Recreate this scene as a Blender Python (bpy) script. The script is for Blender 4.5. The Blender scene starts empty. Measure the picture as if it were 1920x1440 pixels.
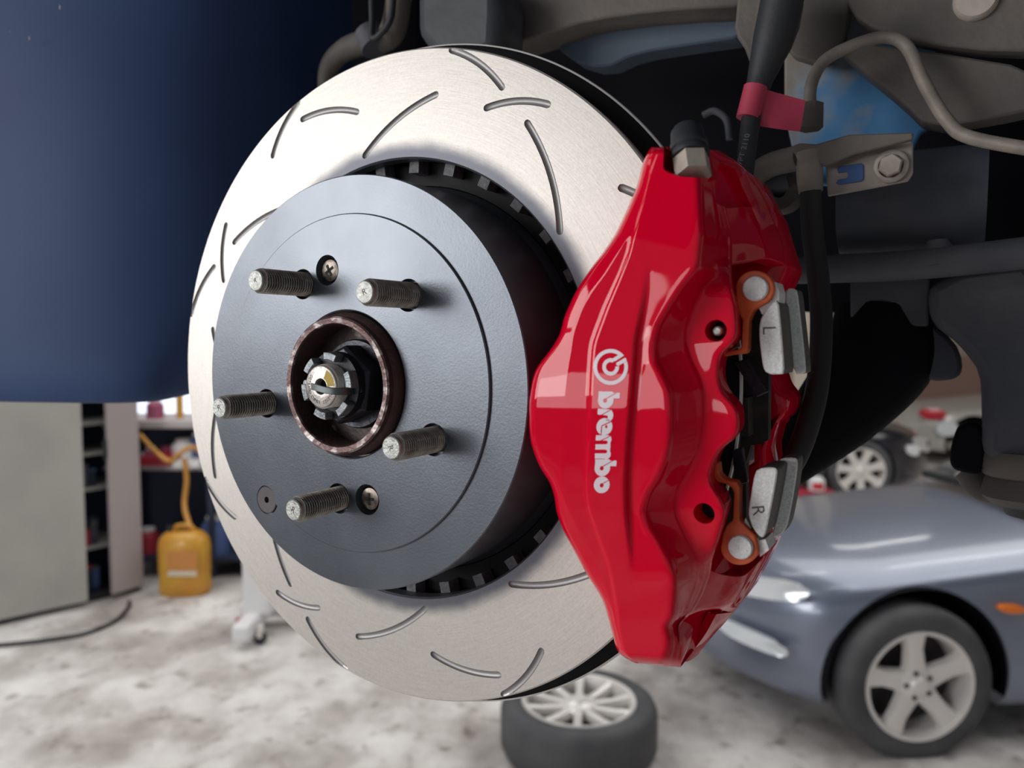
import bpy, bmesh, math, random
import numpy as np
from mathutils import Vector, Matrix
random.seed(7)
S = bpy.context.scene
COL = S.collection
PI = math.pi
# ------------------------------------------------------------------ camera
CAMH = 1.75; PITCH = math.atan(0.066); FPX = 1440.0
cam = bpy.data.objects.new('camera', bpy.data.cameras.new('camera')); COL.objects.link(cam)
cam.location = (0, 0, CAMH); cam.rotation_euler = (PI/2-PITCH, 0, 0)
cam.data.sensor_width = 36; cam.data.lens = 36*FPX/1920
cam.data.clip_start = 0.02; cam.data.clip_end = 200
cam.data.dof.use_dof = True; cam.data.dof.focus_distance = 0.36; cam.data.dof.aperture_fstop = 9.0
S.camera = cam
S.view_settings.view_transform = 'Standard'; S.view_settings.look = 'None'
S.view_settings.gamma = 1; S.view_settings.use_curve_mapping = False
S.view_settings.exposure = 0.0
# ------------------------------------------------------------------ world: overcast daylight
w = bpy.data.worlds.new('world'); S.world = w; w.use_nodes = True
wb = w.node_tree.nodes['Background']; wb.inputs[0].default_value = (0.86, 0.93, 1.0, 1); wb.inputs[1].default_value = 0.28
def area(name, loc, target, sx, sy, power, color=(1, 1, 1)):
    l = bpy.data.lights.new(name, 'AREA'); l.shape = 'RECTANGLE'; l.size = sx; l.size_y = sy
    l.energy = power; l.color = color
    o = bpy.data.objects.new(name, l); COL.objects.link(o); o.location = loc
    o.rotation_euler = (Vector(target)-Vector(loc)).to_track_quat('-Z', 'Y').to_euler()
    return o
# daylight falling in through the open shop front on the left
area('daylight_opening', (-3.8, -.75, 2.45), (0, .45, 1.72), 1.7, 1.7, 83, (1, .985, .975))
# bright yard seen low through the door behind the photographer's left
area('daylight_doorway', (-4.9, -3.2, 1.66), (0, .45, 1.7), 3.2, .86, 44, (1, .96, .98))
# area lights added below the ceiling to brighten the floor, no fixture seen
area('floor_fill_left', (-3.2, 4.2, 4.4), (-3.2, 4.2, 0), 5, 5, 190, (1, .99, .98))
area('floor_fill_right', (3.6, 4.6, 4.4), (3.6, 4.6, 0), 4.5, 6, 170, (1, .98, .96))
# ------------------------------------------------------------------ frames
RD = np.array([[0.8610876654893778, -0.022708567390505426, -0.5079491640992477],
               [-0.00463109481235093, 0.9986104485496751, -0.05249499984051626],
               [0.5084354288431252, 0.04755515760133342, 0.8597859743463019]])
TD = np.array([-80.0235445791257, -0.21883938116766363, -375.7918193974245])
cp, sp = math.cos(PITCH), math.sin(PITCH)
RC = np.array([[1, 0, 0], [0, sp, -cp], [0, cp, sp]])       # camera axes -> world
def c2w(p): return Vector((RC@np.asarray(p, float)*.001).tolist())+Vector((0, 0, CAMH))
def dw(p): return c2w(RD@np.asarray(p, float)+TD)           # hub frame (mm) -> world
RW = RC@RD
ROT = Matrix(RW.tolist())
def U(px, py, a):                                            # pixel -> hub frame on the plane at axial offset a (mm)
    d = np.array([(px-960)/FPX, (720-py)/FPX, -1.0]); n = RD[:, 2]
    t = (n@(TD+n*a))/(d@n)
    return tuple(((d*t-TD)@RD).tolist())
def W(px, py, Y):                                            # pixel -> world point at world depth Y
    d = RC@np.array([(px-960)/FPX, (720-py)/FPX, -1.0]); t = Y/d[1]
    return Vector((d[0]*t, Y, CAMH+d[2]*t))
def F(px, py, z=0):                                          # pixel -> world point at height z
    d = RC@np.array([(px-960)/FPX, (720-py)/FPX, -1.0]); t = (z-CAMH)/d[2]
    return Vector((d[0]*t, d[1]*t, z))
# ------------------------------------------------------------------ materials
def hexc(r, g, b):
    f = lambda c: (c/255/12.92) if c/255 <= .04045 else ((c/255+.055)/1.055)**2.4
    return (f(r), f(g), f(b), 1)
def mat(name, rgb, rough=.5, metal=0., var=None, vscale=6., vmin=.35, vmax=.65, bump=0., bscale=60., coat=0., emit=None, es=1., spec=None, coord='Object', detail=4, crough=.05):
    m = bpy.data.materials.new(name); m.use_nodes = True; nt = m.node_tree; b = nt.nodes['Principled BSDF']
    c = hexc(*rgb); b.inputs['Base Color'].default_value = c
    b.inputs['Roughness'].default_value = rough; b.inputs['Metallic'].default_value = metal
    if spec is not None: b.inputs['Specular IOR Level'].default_value = spec
    if coat: b.inputs['Coat Weight'].default_value = coat; b.inputs['Coat Roughness'].default_value = crough
    if emit: b.inputs['Emission Color'].default_value = hexc(*emit); b.inputs['Emission Strength'].default_value = es
    tc = nt.nodes.new('ShaderNodeTexCoord')
    if var:
        n = nt.nodes.new('ShaderNodeTexNoise'); n.inputs['Scale'].default_value = vscale; n.inputs['Detail'].default_value = detail
        nt.links.new(tc.outputs[coord], n.inputs['Vector'])
        r = nt.nodes.new('ShaderNodeValToRGB'); r.color_ramp.elements[0].position = vmin; r.color_ramp.elements[1].position = vmax
        r.color_ramp.elements[0].color = c; r.color_ramp.elements[1].color = hexc(*var)
        nt.links.new(n.outputs[0], r.inputs[0]); nt.links.new(r.outputs[0], b.inputs['Base Color'])
    if bump:
        n2 = nt.nodes.new('ShaderNodeTexNoise'); n2.inputs['Scale'].default_value = bscale; n2.inputs['Detail'].default_value = 5
        nt.links.new(tc.outputs[coord], n2.inputs['Vector'])
        bp = nt.nodes.new('ShaderNodeBump'); bp.inputs['Strength'].default_value = bump; bp.inputs['Distance'].default_value = .001
        nt.links.new(n2.outputs[0], bp.inputs['Height']); nt.links.new(bp.outputs[0], b.inputs['Normal'])
    return m
M = {}
M['paint_black'] = mat('black_disc_paint', (82, 87, 95), .32, .55, (104, 110, 117), 14, .35, .75, .06, 900, spec=.6)
M['barrel'] = mat('black_barrel_paint', (26, 28, 36), .5, .1, bump=.3, bscale=700)
M['vane'] = mat('grey_cast_vane', (118, 118, 122), .6, .1, (92, 92, 96), 300, bump=.5, bscale=900)
M['steel_dark'] = mat('dark_stud_steel', (158, 153, 145), .42, .7, (122, 114, 106), 200, .4, .7, .2, 1500)
M['steel_face'] = mat('worn_stud_end', (190, 192, 186), .45, .6, (150, 152, 148), 400, bump=.3, bscale=1200)
M['rust'] = mat('rusty_ring', (92, 66, 62), .55, .35, (64, 44, 44), 80, .3, .7, .5, 500)
M['rust_rim'] = mat('rusty_rim_worn', (104, 80, 78), .45, .5, (205, 196, 192), 130, .5, .66, .5, 500)
M['grease'] = mat('dark_greasy_steel', (52, 53, 62), .35, .5, (52, 50, 52), 60, .5, .8, .3, 400)
M['axle'] = mat('machined_axle_end', (206, 200, 194), .38, .7, (160, 152, 148), 220, .5, .75, .2, 900)
M['tab'] = mat('zinc_cap', (150, 156, 160), .45, .6, (118, 122, 126), 300, bump=.4, bscale=800)
M['pin'] = mat('steel_cotter', (98, 104, 104), .4, .7)
M['yellow'] = mat('yellow_paint_mark', (190, 160, 60), .6)
M['ink'] = mat('engraved_mark', (66, 62, 60), .7)
M['screw'] = mat('screw_steel', (120, 112, 104), .3, .85, (80, 70, 64), 500, .4, .7)
M['plugd'] = mat('dark_plug', (88, 84, 86), .5, .4)
M['black'] = mat('black_hole', (6, 7, 12), .7)
M['red'] = mat('gloss_red_paint', (214, 0, 42), .5, 0, bump=.14, bscale=330, coat=.62, spec=.0, crough=.03)
M['logo'] = mat('white_logo_print', (226, 212, 220), .35)
M['orange'] = mat('orange_pad_plate', (228, 102, 50), .5, 0, (200, 84, 44), 90, bump=.3, bscale=400)
M['brown_plate'] = mat('brown_pad_edge', (120, 62, 48), .6)
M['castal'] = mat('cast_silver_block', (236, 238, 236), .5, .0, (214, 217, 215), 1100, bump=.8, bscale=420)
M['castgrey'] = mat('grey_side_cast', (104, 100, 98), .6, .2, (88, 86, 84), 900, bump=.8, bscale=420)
M['padmat'] = mat('dark_friction_pad', (46, 40, 40), .8, 0, (66, 58, 52), 120)
M['rubber'] = mat('black_rubber', (40, 42, 46), .6, 0, bump=.2, bscale=300)
M['hose'] = mat('brake_hose_rubber', (40, 38, 38), .6)
M['grime'] = mat('grimy_steel', (106, 99, 92), .7, .05, (76, 73, 71), 12, .35, .65, .6, 180)
M['grimed'] = mat('dark_grimy_steel', (92, 92, 96), .7, .05, (62, 66, 76), 10, .35, .65, .5, 160)
M['pipe'] = mat('dusty_pipe', (142, 134, 124), .6, .1, (118, 110, 102), 60, bump=.4, bscale=300)
M['zincb'] = mat('dusty_zinc_bracket', (184, 174, 162), .5, .2, (150, 142, 134), 30, bump=.3, bscale=200)
M['tape'] = mat('red_tape', (186, 60, 86), .6)
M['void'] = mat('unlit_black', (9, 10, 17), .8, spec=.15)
M['navy'] = mat('navy_paint', (56, 76, 114), .6, .0, (50, 68, 104), 6, spec=.15)
M['dirt'] = mat('dirt_splash', (150, 140, 140), .8)
M['concrete'] = None
M['tyre'] = mat('tyre_rubber', (62, 63, 66), .7, 0, (80, 80, 82), 5, bump=.3, bscale=60)
M['alloy'] = mat('silver_alloy', (224, 220, 216), .38, .3)
M['alloyd'] = mat('dark_wheel_grey', (60, 56, 56), .6, .4)  # one even dark grey for the brake backing and lug nuts
M['carsilver'] = mat('silver_blue_paint', (120, 128, 145), .3, .45, coat=.8, crough=.08)
M['carblack'] = mat('black_car_paint', (26, 28, 36), .25, .1, coat=1)
M['carwhite'] = mat('pale_car_paint', (196, 192, 186), .3, .2, coat=.7)
M['lens'] = mat('clear_lamp_lens', (226, 232, 236), .15, .2, coat=1)
M['amber'] = mat('amber_lens', (236, 120, 24), .3, coat=.6)
M['redlens'] = mat('red_lens', (190, 20, 44), .3, coat=.6)
M['glass'] = mat('windscreen_glass', (70, 76, 80), .08, .2, coat=1)
M['trim'] = mat('black_trim', (24, 24, 26), .5)
M['cab'] = mat('grey_cabinet_paint', (170, 168, 162), .5, 0, (160, 158, 154), 3, bump=.1, bscale=20)
M['cabd'] = mat('cabinet_inside', (40, 48, 66), .7)
M['cabp'] = mat('pinkish_cabinet_door', (168, 158, 158), .5)
M['jerry'] = mat('yellow_plastic', (206, 158, 52), .4, 0, (190, 130, 40), 5, coat=.2)
M['label'] = mat('orange_sticker', (196, 132, 66), .6)
M['labelw'] = mat('white_sticker', (206, 196, 176), .6)
M['yhose'] = mat('amber_hose', (196, 140, 60), .4)
M['shelfw'] = mat('pale_bench_top', (186, 180, 180), .6)
M['bench'] = mat('dark_blue_bench', (44, 52, 72), .7)
M['redbox'] = mat('red_tool_box', (168, 44, 64), .5)
M['pink'] = mat('pink_cloth', (170, 90, 120), .8)
M['blue'] = mat('blue_plastic', (70, 90, 140), .6)
M['white'] = mat('white_plastic', (224, 224, 224), .5)
M['cream'] = mat('cream_wall_paint', (214, 200, 184), .8, 0, (196, 182, 168), 1.5)
M['brownp'] = mat('pinkish_brown_panel', (170, 138, 128), .7)
M['tan'] = mat('tan_cover', (176, 156, 130), .7)
M['chassis'] = None
def nodes(m): return m.node_tree.nodes, m.node_tree.links
# brushed disc metal with an overspray band round the bore
def disc_material():
    m = bpy.data.materials.new('brushed_iron_disc'); m.use_nodes = True; N, L = nodes(m); b = N['Principled BSDF']
    tc = N.new('ShaderNodeTexCoord'); sx = N.new('ShaderNodeSeparateXYZ'); L.new(tc.outputs['Object'], sx.inputs[0])
    def math_(op, a, b_=None, v=None):
        n = N.new('ShaderNodeMath'); n.operation = op
        L.new(a, n.inputs[0])
        if b_ is not None: L.new(b_, n.inputs[1])
        if v is not None: n.inputs[1].default_value = v
        return n.outputs[0]
    r = math_('SQRT', math_('ADD', math_('MULTIPLY', sx.outputs[0], sx.outputs[0]), math_('MULTIPLY', sx.outputs[1], sx.outputs[1])))
    th = math_('ARCTAN2', sx.outputs[1], sx.outputs[0])
    cb = N.new('ShaderNodeCombineXYZ'); L.new(math_('MULTIPLY', r, v=900), cb.inputs[0]); L.new(math_('MULTIPLY', th, v=6), cb.inputs[1])
    n1 = N.new('ShaderNodeTexNoise'); n1.inputs['Scale'].default_value = 1.6; n1.inputs['Detail'].default_value = 5; L.new(cb.outputs[0], n1.inputs['Vector'])
    n2 = N.new('ShaderNodeTexNoise'); n2.inputs['Scale'].default_value = 900; n2.inputs['Detail'].default_value = 2; L.new(tc.outputs['Object'], n2.inputs['Vector'])
    mx = N.new('ShaderNodeMix'); mx.data_type = 'FLOAT'; mx.inputs[0].default_value = .45; L.new(n1.outputs[0], mx.inputs[2]); L.new(n2.outputs[0], mx.inputs[3])
    cr = N.new('ShaderNodeValToRGB'); cr.color_ramp.elements[0].position = .3; cr.color_ramp.elements[1].position = .7
    cr.color_ramp.elements[0].color = hexc(206, 200, 194); cr.color_ramp.elements[1].color = hexc(226, 221, 214); L.new(mx.outputs[0], cr.inputs[0])
    # overspray
    n3 = N.new('ShaderNodeTexNoise'); n3.inputs['Scale'].default_value = 60; n3.inputs['Detail'].default_value = 8; L.new(tc.outputs['Object'], n3.inputs['Vector'])
    rr = math_('ADD', r, math_('MULTIPLY', n3.outputs[0], v=.0045))
    mr = N.new('ShaderNodeMapRange'); mr.inputs[1].default_value = .1205; mr.inputs[2].default_value = .1285; mr.interpolation_type = 'SMOOTHSTEP'; L.new(rr, mr.inputs[0])
    mc = N.new('ShaderNodeMix'); mc.data_type = 'RGBA'; L.new(mr.outputs[0], mc.inputs[0]); mc.inputs[6].default_value = hexc(112, 114, 122); L.new(cr.outputs[0], mc.inputs[7])
    L.new(mc.outputs[2], b.inputs['Base Color'])
    b.inputs['Metallic'].default_value = .6; b.inputs['Roughness'].default_value = .5
    b.inputs['Anisotropic'].default_value = .55
    tg = N.new('ShaderNodeTangent'); tg.direction_type = 'RADIAL'; tg.axis = 'Z'; L.new(tg.outputs[0], b.inputs['Tangent'])
    bp = N.new('ShaderNodeBump'); bp.inputs['Strength'].default_value = .12; bp.inputs['Distance'].default_value = .0004
    L.new(mx.outputs[0], bp.inputs['Height']); L.new(bp.outputs[0], b.inputs['Normal'])
    return m
M['disc'] = disc_material()
def floor_material():
    m = bpy.data.materials.new('stained_concrete'); m.use_nodes = True; N, L = nodes(m); b = N['Principled BSDF']
    tc = N.new('ShaderNodeTexCoord')
    mp = N.new('ShaderNodeMapping'); mp.inputs['Scale'].default_value = (1, .8, 1); L.new(tc.outputs['Object'], mp.inputs[0])
    n = N.new('ShaderNodeTexNoise'); n.inputs['Scale'].default_value = 2.2; n.inputs['Detail'].default_value = 7; n.inputs['Roughness'].default_value = .62; L.new(mp.outputs[0], n.inputs['Vector'])
    r = N.new('ShaderNodeValToRGB'); e = r.color_ramp.elements
    e[0].position = .32; e[0].color = hexc(150, 143, 139); e[1].position = .66; e[1].color = hexc(226, 223, 220)
    x = e.new(.46); x.color = hexc(184, 178, 174); x = e.new(.54); x.color = hexc(206, 202, 198)
    L.new(n.outputs[0], r.inputs[0])
    n2 = N.new('ShaderNodeTexNoise'); n2.inputs['Scale'].default_value = 9; n2.inputs['Detail'].default_value = 4; L.new(tc.outputs['Object'], n2.inputs['Vector'])
    r2 = N.new('ShaderNodeValToRGB'); r2.color_ramp.elements[0].position = .27; r2.color_ramp.elements[0].color = hexc(160, 150, 144); r2.color_ramp.elements[1].position = .42; r2.color_ramp.elements[1].color = (1, 1, 1, 1)
    L.new(n2.outputs[0], r2.inputs[0])
    mx = N.new('ShaderNodeMix'); mx.data_type = 'RGBA'; mx.blend_type = 'MULTIPLY'; mx.inputs[0].default_value = .8; L.new(r.outputs[0], mx.inputs[6]); L.new(r2.outputs[0], mx.inputs[7])
    L.new(mx.outputs[2], b.inputs['Base Color'])
    r3 = N.new('ShaderNodeMapRange'); r3.inputs[1].default_value = .35; r3.inputs[2].default_value = .65; r3.inputs[3].default_value = .45; r3.inputs[4].default_value = .75; L.new(n.outputs[0], r3.inputs[0]); L.new(r3.outputs[0], b.inputs['Roughness'])
    return m
M['concrete'] = floor_material()
# ------------------------------------------------------------------ builders
ORI = {}
def link(o, parent=None):
    COL.objects.link(o)
    if parent is not None: o.parent = parent
    return o
def thing(name, label, cat, origin=None, world=None, rot=None, group=None):
    """Empty at the thing's base. origin (mm) -> hub frame; world -> upright world frame."""
    o = bpy.data.objects.new(name, None); o.empty_display_size = .02; COL.objects.link(o)
    if origin is not None:
        o.matrix_world = Matrix.Translation(dw(origin)) @ ROT.to_4x4(); ORI[o.name] = ('D', np.array(origin, float))
    else:
        o.location = world; o.rotation_euler = rot or (0, 0, 0); ORI[o.name] = ('W' if rot is None else 'L', np.array(world, float))
    o['label'] = label; o['category'] = cat
    if group: o['group'] = group
    return o
def local(vs, root):
    k, og = ORI[root.name]
    v = np.asarray(vs, float)
    if k == 'D': return (v-og)*.001
    if k == 'W': return v-og
    return v
def mk(name, vs, fs, m, parent=None, root=None, smooth=True, label=None, loc=True, angle=40):
    """mesh object; vs in the frame of the root thing (hub mm / world m / local m)"""
    if parent is not None:
        root = root or parent
        while root.name not in ORI: root = root.parent
        vs = local(vs, root)
    me = bpy.data.meshes.new(name); me.from_pydata([tuple(map(float, v)) for v in vs], [], [tuple(f) for f in fs]); me.update()
    bm = bmesh.new(); bm.from_mesh(me); bmesh.ops.recalc_face_normals(bm, faces=bm.faces); bm.to_mesh(me); bm.free()
    ms = m if isinstance(m, list) else [m]
    for x in ms: me.materials.append(x)
    if smooth: me.shade_smooth(); sharp(me, angle)
    o = bpy.data.objects.new(name, me); link(o, parent)
    if label: o['label'] = label
    return o
def sharp(me, ang):
    me.set_sharp_from_angle(angle=math.radians(ang))
def merge(parts):
    V = []; Fc = []
    for vs, fs in parts:
        b = len(V); V += [tuple(v) for v in vs]; Fc += [tuple(i+b for i in f) for f in fs]
    return V, Fc
def lathe(prof, seg=96, c=(0, 0), a0=0, a1=2*PI, closed=False):
    """prof: list of (r, a). axis = local z through c"""
    full = abs(a1-a0-2*PI) < 1e-6; n = seg if full else seg+1
    V = []; Fc = []
    for i in range(n):
        t = a0+(a1-a0)*i/seg
        for r, a in prof: V.append((c[0]+r*math.cos(t), c[1]+r*math.sin(t), a))
    k = len(prof)
    for i in range(seg):
        j = (i+1) % n
        for q in range(k-1 if not closed else k):
            q2 = (q+1) % k
            if prof[q][0] == 0 and prof[q2][0] == 0: continue
            Fc.append((i*k+q, j*k+q, j*k+q2, i*k+q2))
    return V, Fc
def prism(poly, z0, z1, ch=0.):
    """polygon (x,y) extruded z0..z1 (z1 = front), optional chamfer at front"""
    n = len(poly); P = np.array(poly, float); V = []
    lay = [(P, z0), (P, z1)] if not ch else [(P, z0), (P, z1-ch if z1 > z0 else z1+ch), (inset(P, ch), z1)]
    for Q, z in lay: V += [(q[0], q[1], z) for q in Q]
    Fc = [tuple(range(n))[::-1], tuple(range((len(lay)-1)*n, len(lay)*n))]
    for l in range(len(lay)-1):
        for i in range(n): j = (i+1) % n; Fc.append((l*n+i, l*n+j, (l+1)*n+j, (l+1)*n+i))
    return V, Fc
def inset(P, d):
    n = len(P); A = .5*sum(P[i][0]*P[(i+1) % n][1]-P[(i+1) % n][0]*P[i][1] for i in range(n)); s = 1 if A > 0 else -1
    out = []
    for i in range(n):
        a, b, c = P[i-1], P[i], P[(i+1) % n]
        e1 = (b-a)/(np.linalg.norm(b-a)+1e-9); e2 = (c-b)/(np.linalg.norm(c-b)+1e-9)
        n1 = np.array([-e1[1], e1[0]])*s; n2 = np.array([-e2[1], e2[0]])*s
        m = n1+n2; m = m/(np.linalg.norm(m)+1e-9); k = d/max(.4, m@n1); out.append(b+m*k)
    return np.array(out)
def smooth_poly(P, it=2):
    P = np.array(P, float)
    for _ in range(it):
        Q = np.roll(P, -1, 0); P = np.stack([P*.75+Q*.25, P*.25+Q*.75], 1).reshape(-1, P.shape[1])
    return P
def catmull(pts, n=8):
    P = [np.array(p, float) for p in pts]; P = [2*P[0]-P[1]]+P+[2*P[-1]-P[-2]]; out = []
    for i in range(1, len(P)-2):
        for k in range(n):
            t = k/n; a, b, c, d = P[i-1:i+3]
            out.append(.5*((2*b)+(-a+c)*t+(2*a-5*b+4*c-d)*t*t+(-a+3*b-3*c+d)*t**3))
    out.append(P[-2]); return out
def tube(path, r, seg=12, caps=True, n=8, smooth=True):
    P = catmull(path, n) if smooth and len(path) > 2 else [np.array(p, float) for p in path]
    rs = r if hasattr(r, '__len__') else None
    V = []; up = None; N_ = len(P)
    for i, p in enumerate(P):
        t = P[min(i+1, N_-1)]-P[max(i-1, 0)]; t = t/(np.linalg.norm(t)+1e-12)
        if up is None:
            up = np.array([0, 0, 1.]) if abs(t[2]) < .9 else np.array([1., 0, 0])
        s = np.cross(t, up); s /= np.linalg.norm(s); up = np.cross(s, t)
        rr = np.interp(i/(N_-1), np.linspace(0, 1, len(rs)), rs) if rs is not None else r
        for k in range(seg):
            a = 2*PI*k/seg; V.append(p+s*math.cos(a)*rr+up*math.sin(a)*rr)
    Fc = []
    for i in range(N_-1):
        for k in range(seg): k2 = (k+1) % seg; Fc.append((i*seg+k, i*seg+k2, (i+1)*seg+k2, (i+1)*seg+k))
    if caps: Fc.append(tuple(range(seg))[::-1]); Fc.append(tuple(range((N_-1)*seg, N_*seg)))
    return V, Fc
def box(c, s, rz=0):
    x, y, z = s[0]/2, s[1]/2, s[2]/2; ca, sa = math.cos(rz), math.sin(rz)
    V = [(c[0]+i*x*ca-j*y*sa, c[1]+i*x*sa+j*y*ca, c[2]+k*z) for i in (-1, 1) for j in (-1, 1) for k in (-1, 1)]
    return V, [(0, 1, 3, 2), (4, 6, 7, 5), (0, 4, 5, 1), (2, 3, 7, 6), (0, 2, 6, 4), (1, 5, 7, 3)]
def grid(rows, close=False):
    nr, nc = len(rows), len(rows[0]); V = [tuple(p) for r in rows for p in r]; Fc = []
    for i in range(nr-1):
        for j in range(nc-1 if not close else nc):
            j2 = (j+1) % nc; Fc.append((i*nc+j, i*nc+j2, (i+1)*nc+j2, (i+1)*nc+j))
    return V, Fc
def bev(o, wd, seg=2, ang=35):
    m = o.modifiers.new('bevel', 'BEVEL'); m.width = wd; m.segments = seg; m.limit_method = 'ANGLE'; m.angle_limit = math.radians(ang); m.harden_normals = False
    return o
def boolean(o, cutter, angle=30):
    c = bpy.data.objects.new('cut', cutter); COL.objects.link(c); c.matrix_world = o.matrix_world if o.parent is None else o.parent.matrix_world @ o.matrix_local
    c.parent = o.parent; c.matrix_world = Matrix.Identity(4); c.matrix_parent_inverse = Matrix.Identity(4); c.matrix_basis = Matrix.Identity(4)
    md = o.modifiers.new('b', 'BOOLEAN'); md.object = c; md.operation = 'DIFFERENCE'; md.solver = 'EXACT'
    bpy.context.view_layer.update()
    dg = bpy.context.evaluated_depsgraph_get(); me = bpy.data.meshes.new_from_object(o.evaluated_get(dg))
    o.modifiers.clear(); o.data = me; bpy.data.objects.remove(c); me.shade_smooth(); sharp(me, angle)
    return o
def meshdata(V, Fc, scale=.001):
    me = bpy.data.meshes.new('c'); me.from_pydata([tuple(np.array(v)*scale) for v in V], [], [tuple(f) for f in Fc]); me.update()
    bm = bmesh.new(); bm.from_mesh(me); bmesh.ops.recalc_face_normals(bm, faces=bm.faces); bm.to_mesh(me); bm.free(); return me
def cyl(c, r, z0, z1, seg=32, r2=None):
    return lathe([(0, z0), (r, z0), (r2 or r, z1), (0, z1)], seg, c)
def text_mesh(s, size, extrude=0.0001):
    cu = bpy.data.curves.new('t', 'FONT'); cu.body = s; cu.size = size; cu.extrude = extrude; cu.align_x = 'CENTER'; cu.align_y = 'CENTER'; cu.resolution_u = 3
    o = bpy.data.objects.new('t', cu); COL.objects.link(o); bpy.context.view_layer.update()
    me = bpy.data.meshes.new_from_object(o.evaluated_get(bpy.context.evaluated_depsgraph_get()))
    bpy.data.objects.remove(o); v = [tuple(x.co) for x in me.vertices]; f = [tuple(p.vertices) for p in me.polygons]; return v, f
def copy_part(o, parent):
    c = o.copy(); COL.objects.link(c); c.parent = parent; return c
def struct(name, vs, fs, m):
    o = mk(name, vs, fs, m, smooth=False); o['kind'] = 'structure'; return o
#==STRUCTURE==
# ------------------------------------------------------------------ the shop
X0, X1, Y0, Y1, H = -7.0, 9.0, -6.0, 13.6, 4.6
struct('floor', [(X0-14, Y0-14, 0), (X1, Y0-14, 0), (X1, Y1, 0), (X0-14, Y1, 0)], [(0, 1, 2, 3)], M['concrete'])
struct('ceiling', *merge([box(((X0+X1)/2, (Y0+Y1)/2, H+.06), (X1-X0, Y1-Y0, .12))]), mat('ceiling_sheet', (120, 120, 122), .8))
struct('wall_right', *box((X1+.1, (Y0+Y1)/2, H/2), (.2, Y1-Y0, H)), M['cream'])
# back wall with an opening over the bench on the left, filled by a glowing pane
wx0, wx1, wz0, wz1 = -6.95, -5.0, .12, 2.6
YB = Y1
struct('wall_back', *merge([box(((X0+wx0)/2, YB+.1, H/2), (wx0-X0, .2, H)), box(((wx1+X1)/2, YB+.1, H/2), (X1-wx1, .2, H)),
       box(((wx0+wx1)/2, YB+.1, wz0/2), (wx1-wx0, .2, wz0)), box(((wx0+wx1)/2, YB+.1, (wz1+H)/2), (wx1-wx0, .2, H-wz1))]), M['cream'])
o = struct('yard_glow_pane', *box(((wx0+wx1)/2, YB+.05, (wz0+wz1)/2), (wx1-wx0, .02, wz1-wz0)), mat('yard_glow', (225, 235, 245), .3, emit=(232, 240, 255), es=1.5))  # emissive pane standing in for the bright yard outside
# ceiling strip lights
for i, (x, y) in enumerate([(1.2, 3.2), (1.2, 6.2), (4.2, 3.2), (4.2, 6.2), (-2.2, 6.2), (4.2, 9.2), (1.2, 9.2)]):
    where = ['over the blue-silver coupe', 'behind the coupe', 'right of the coupe', 'over the black car', 'over the jerry can', 'by the back wall on the right', 'by the back wall in the middle'][i]
    t = thing('strip_light', 'white ceiling strip light '+where, 'light', world=(x, y, H), group='ceiling strip lights')
    mk('lamp_housing', *box((x, y, H-.04), (1.5, .14, .06)), M['white'], t, smooth=False)
    mk('lamp_tube', *tube([(x-.7, y, H-.1), (x+.7, y, H-.1)], .022, 10, smooth=False), mat('lit_tube', (255, 255, 255), .5, emit=(255, 255, 250), es=14), t)
for i, (x0, x1_, z0, z1) in enumerate([(1440, 1464, 690, 780), (1484, 1512, 640, 760)]):
    a = W(x0, 700, 11.2); b = W(x1_, 700, 11.2)
    o = mk('pillar', *box(((a.x+b.x)/2, 11.2, H/2), (b.x-a.x, .2, H)), mat('pillar_paint', (228, 216, 200), .8), smooth=False)
    o['kind'] = 'structure'; o.name = 'trim_%d' % (i+1)
#==DISC==
# ------------------------------------------------------------------ brake disc (hub frame, mm)
disc = thing('brake_disc', 'large slotted two-piece brake disc with brushed face and black centre bell', 'brake disc', origin=(0, 0, -36))
fp = mk('friction_face', *lathe([(115, -43.4), (115, -36.4), (115.9, -35.4), (168.7, -35.4), (169.5, -36.2), (169.5, -37.2), (169.2, -43.4)], 300, closed=True), M['disc'], disc)
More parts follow.
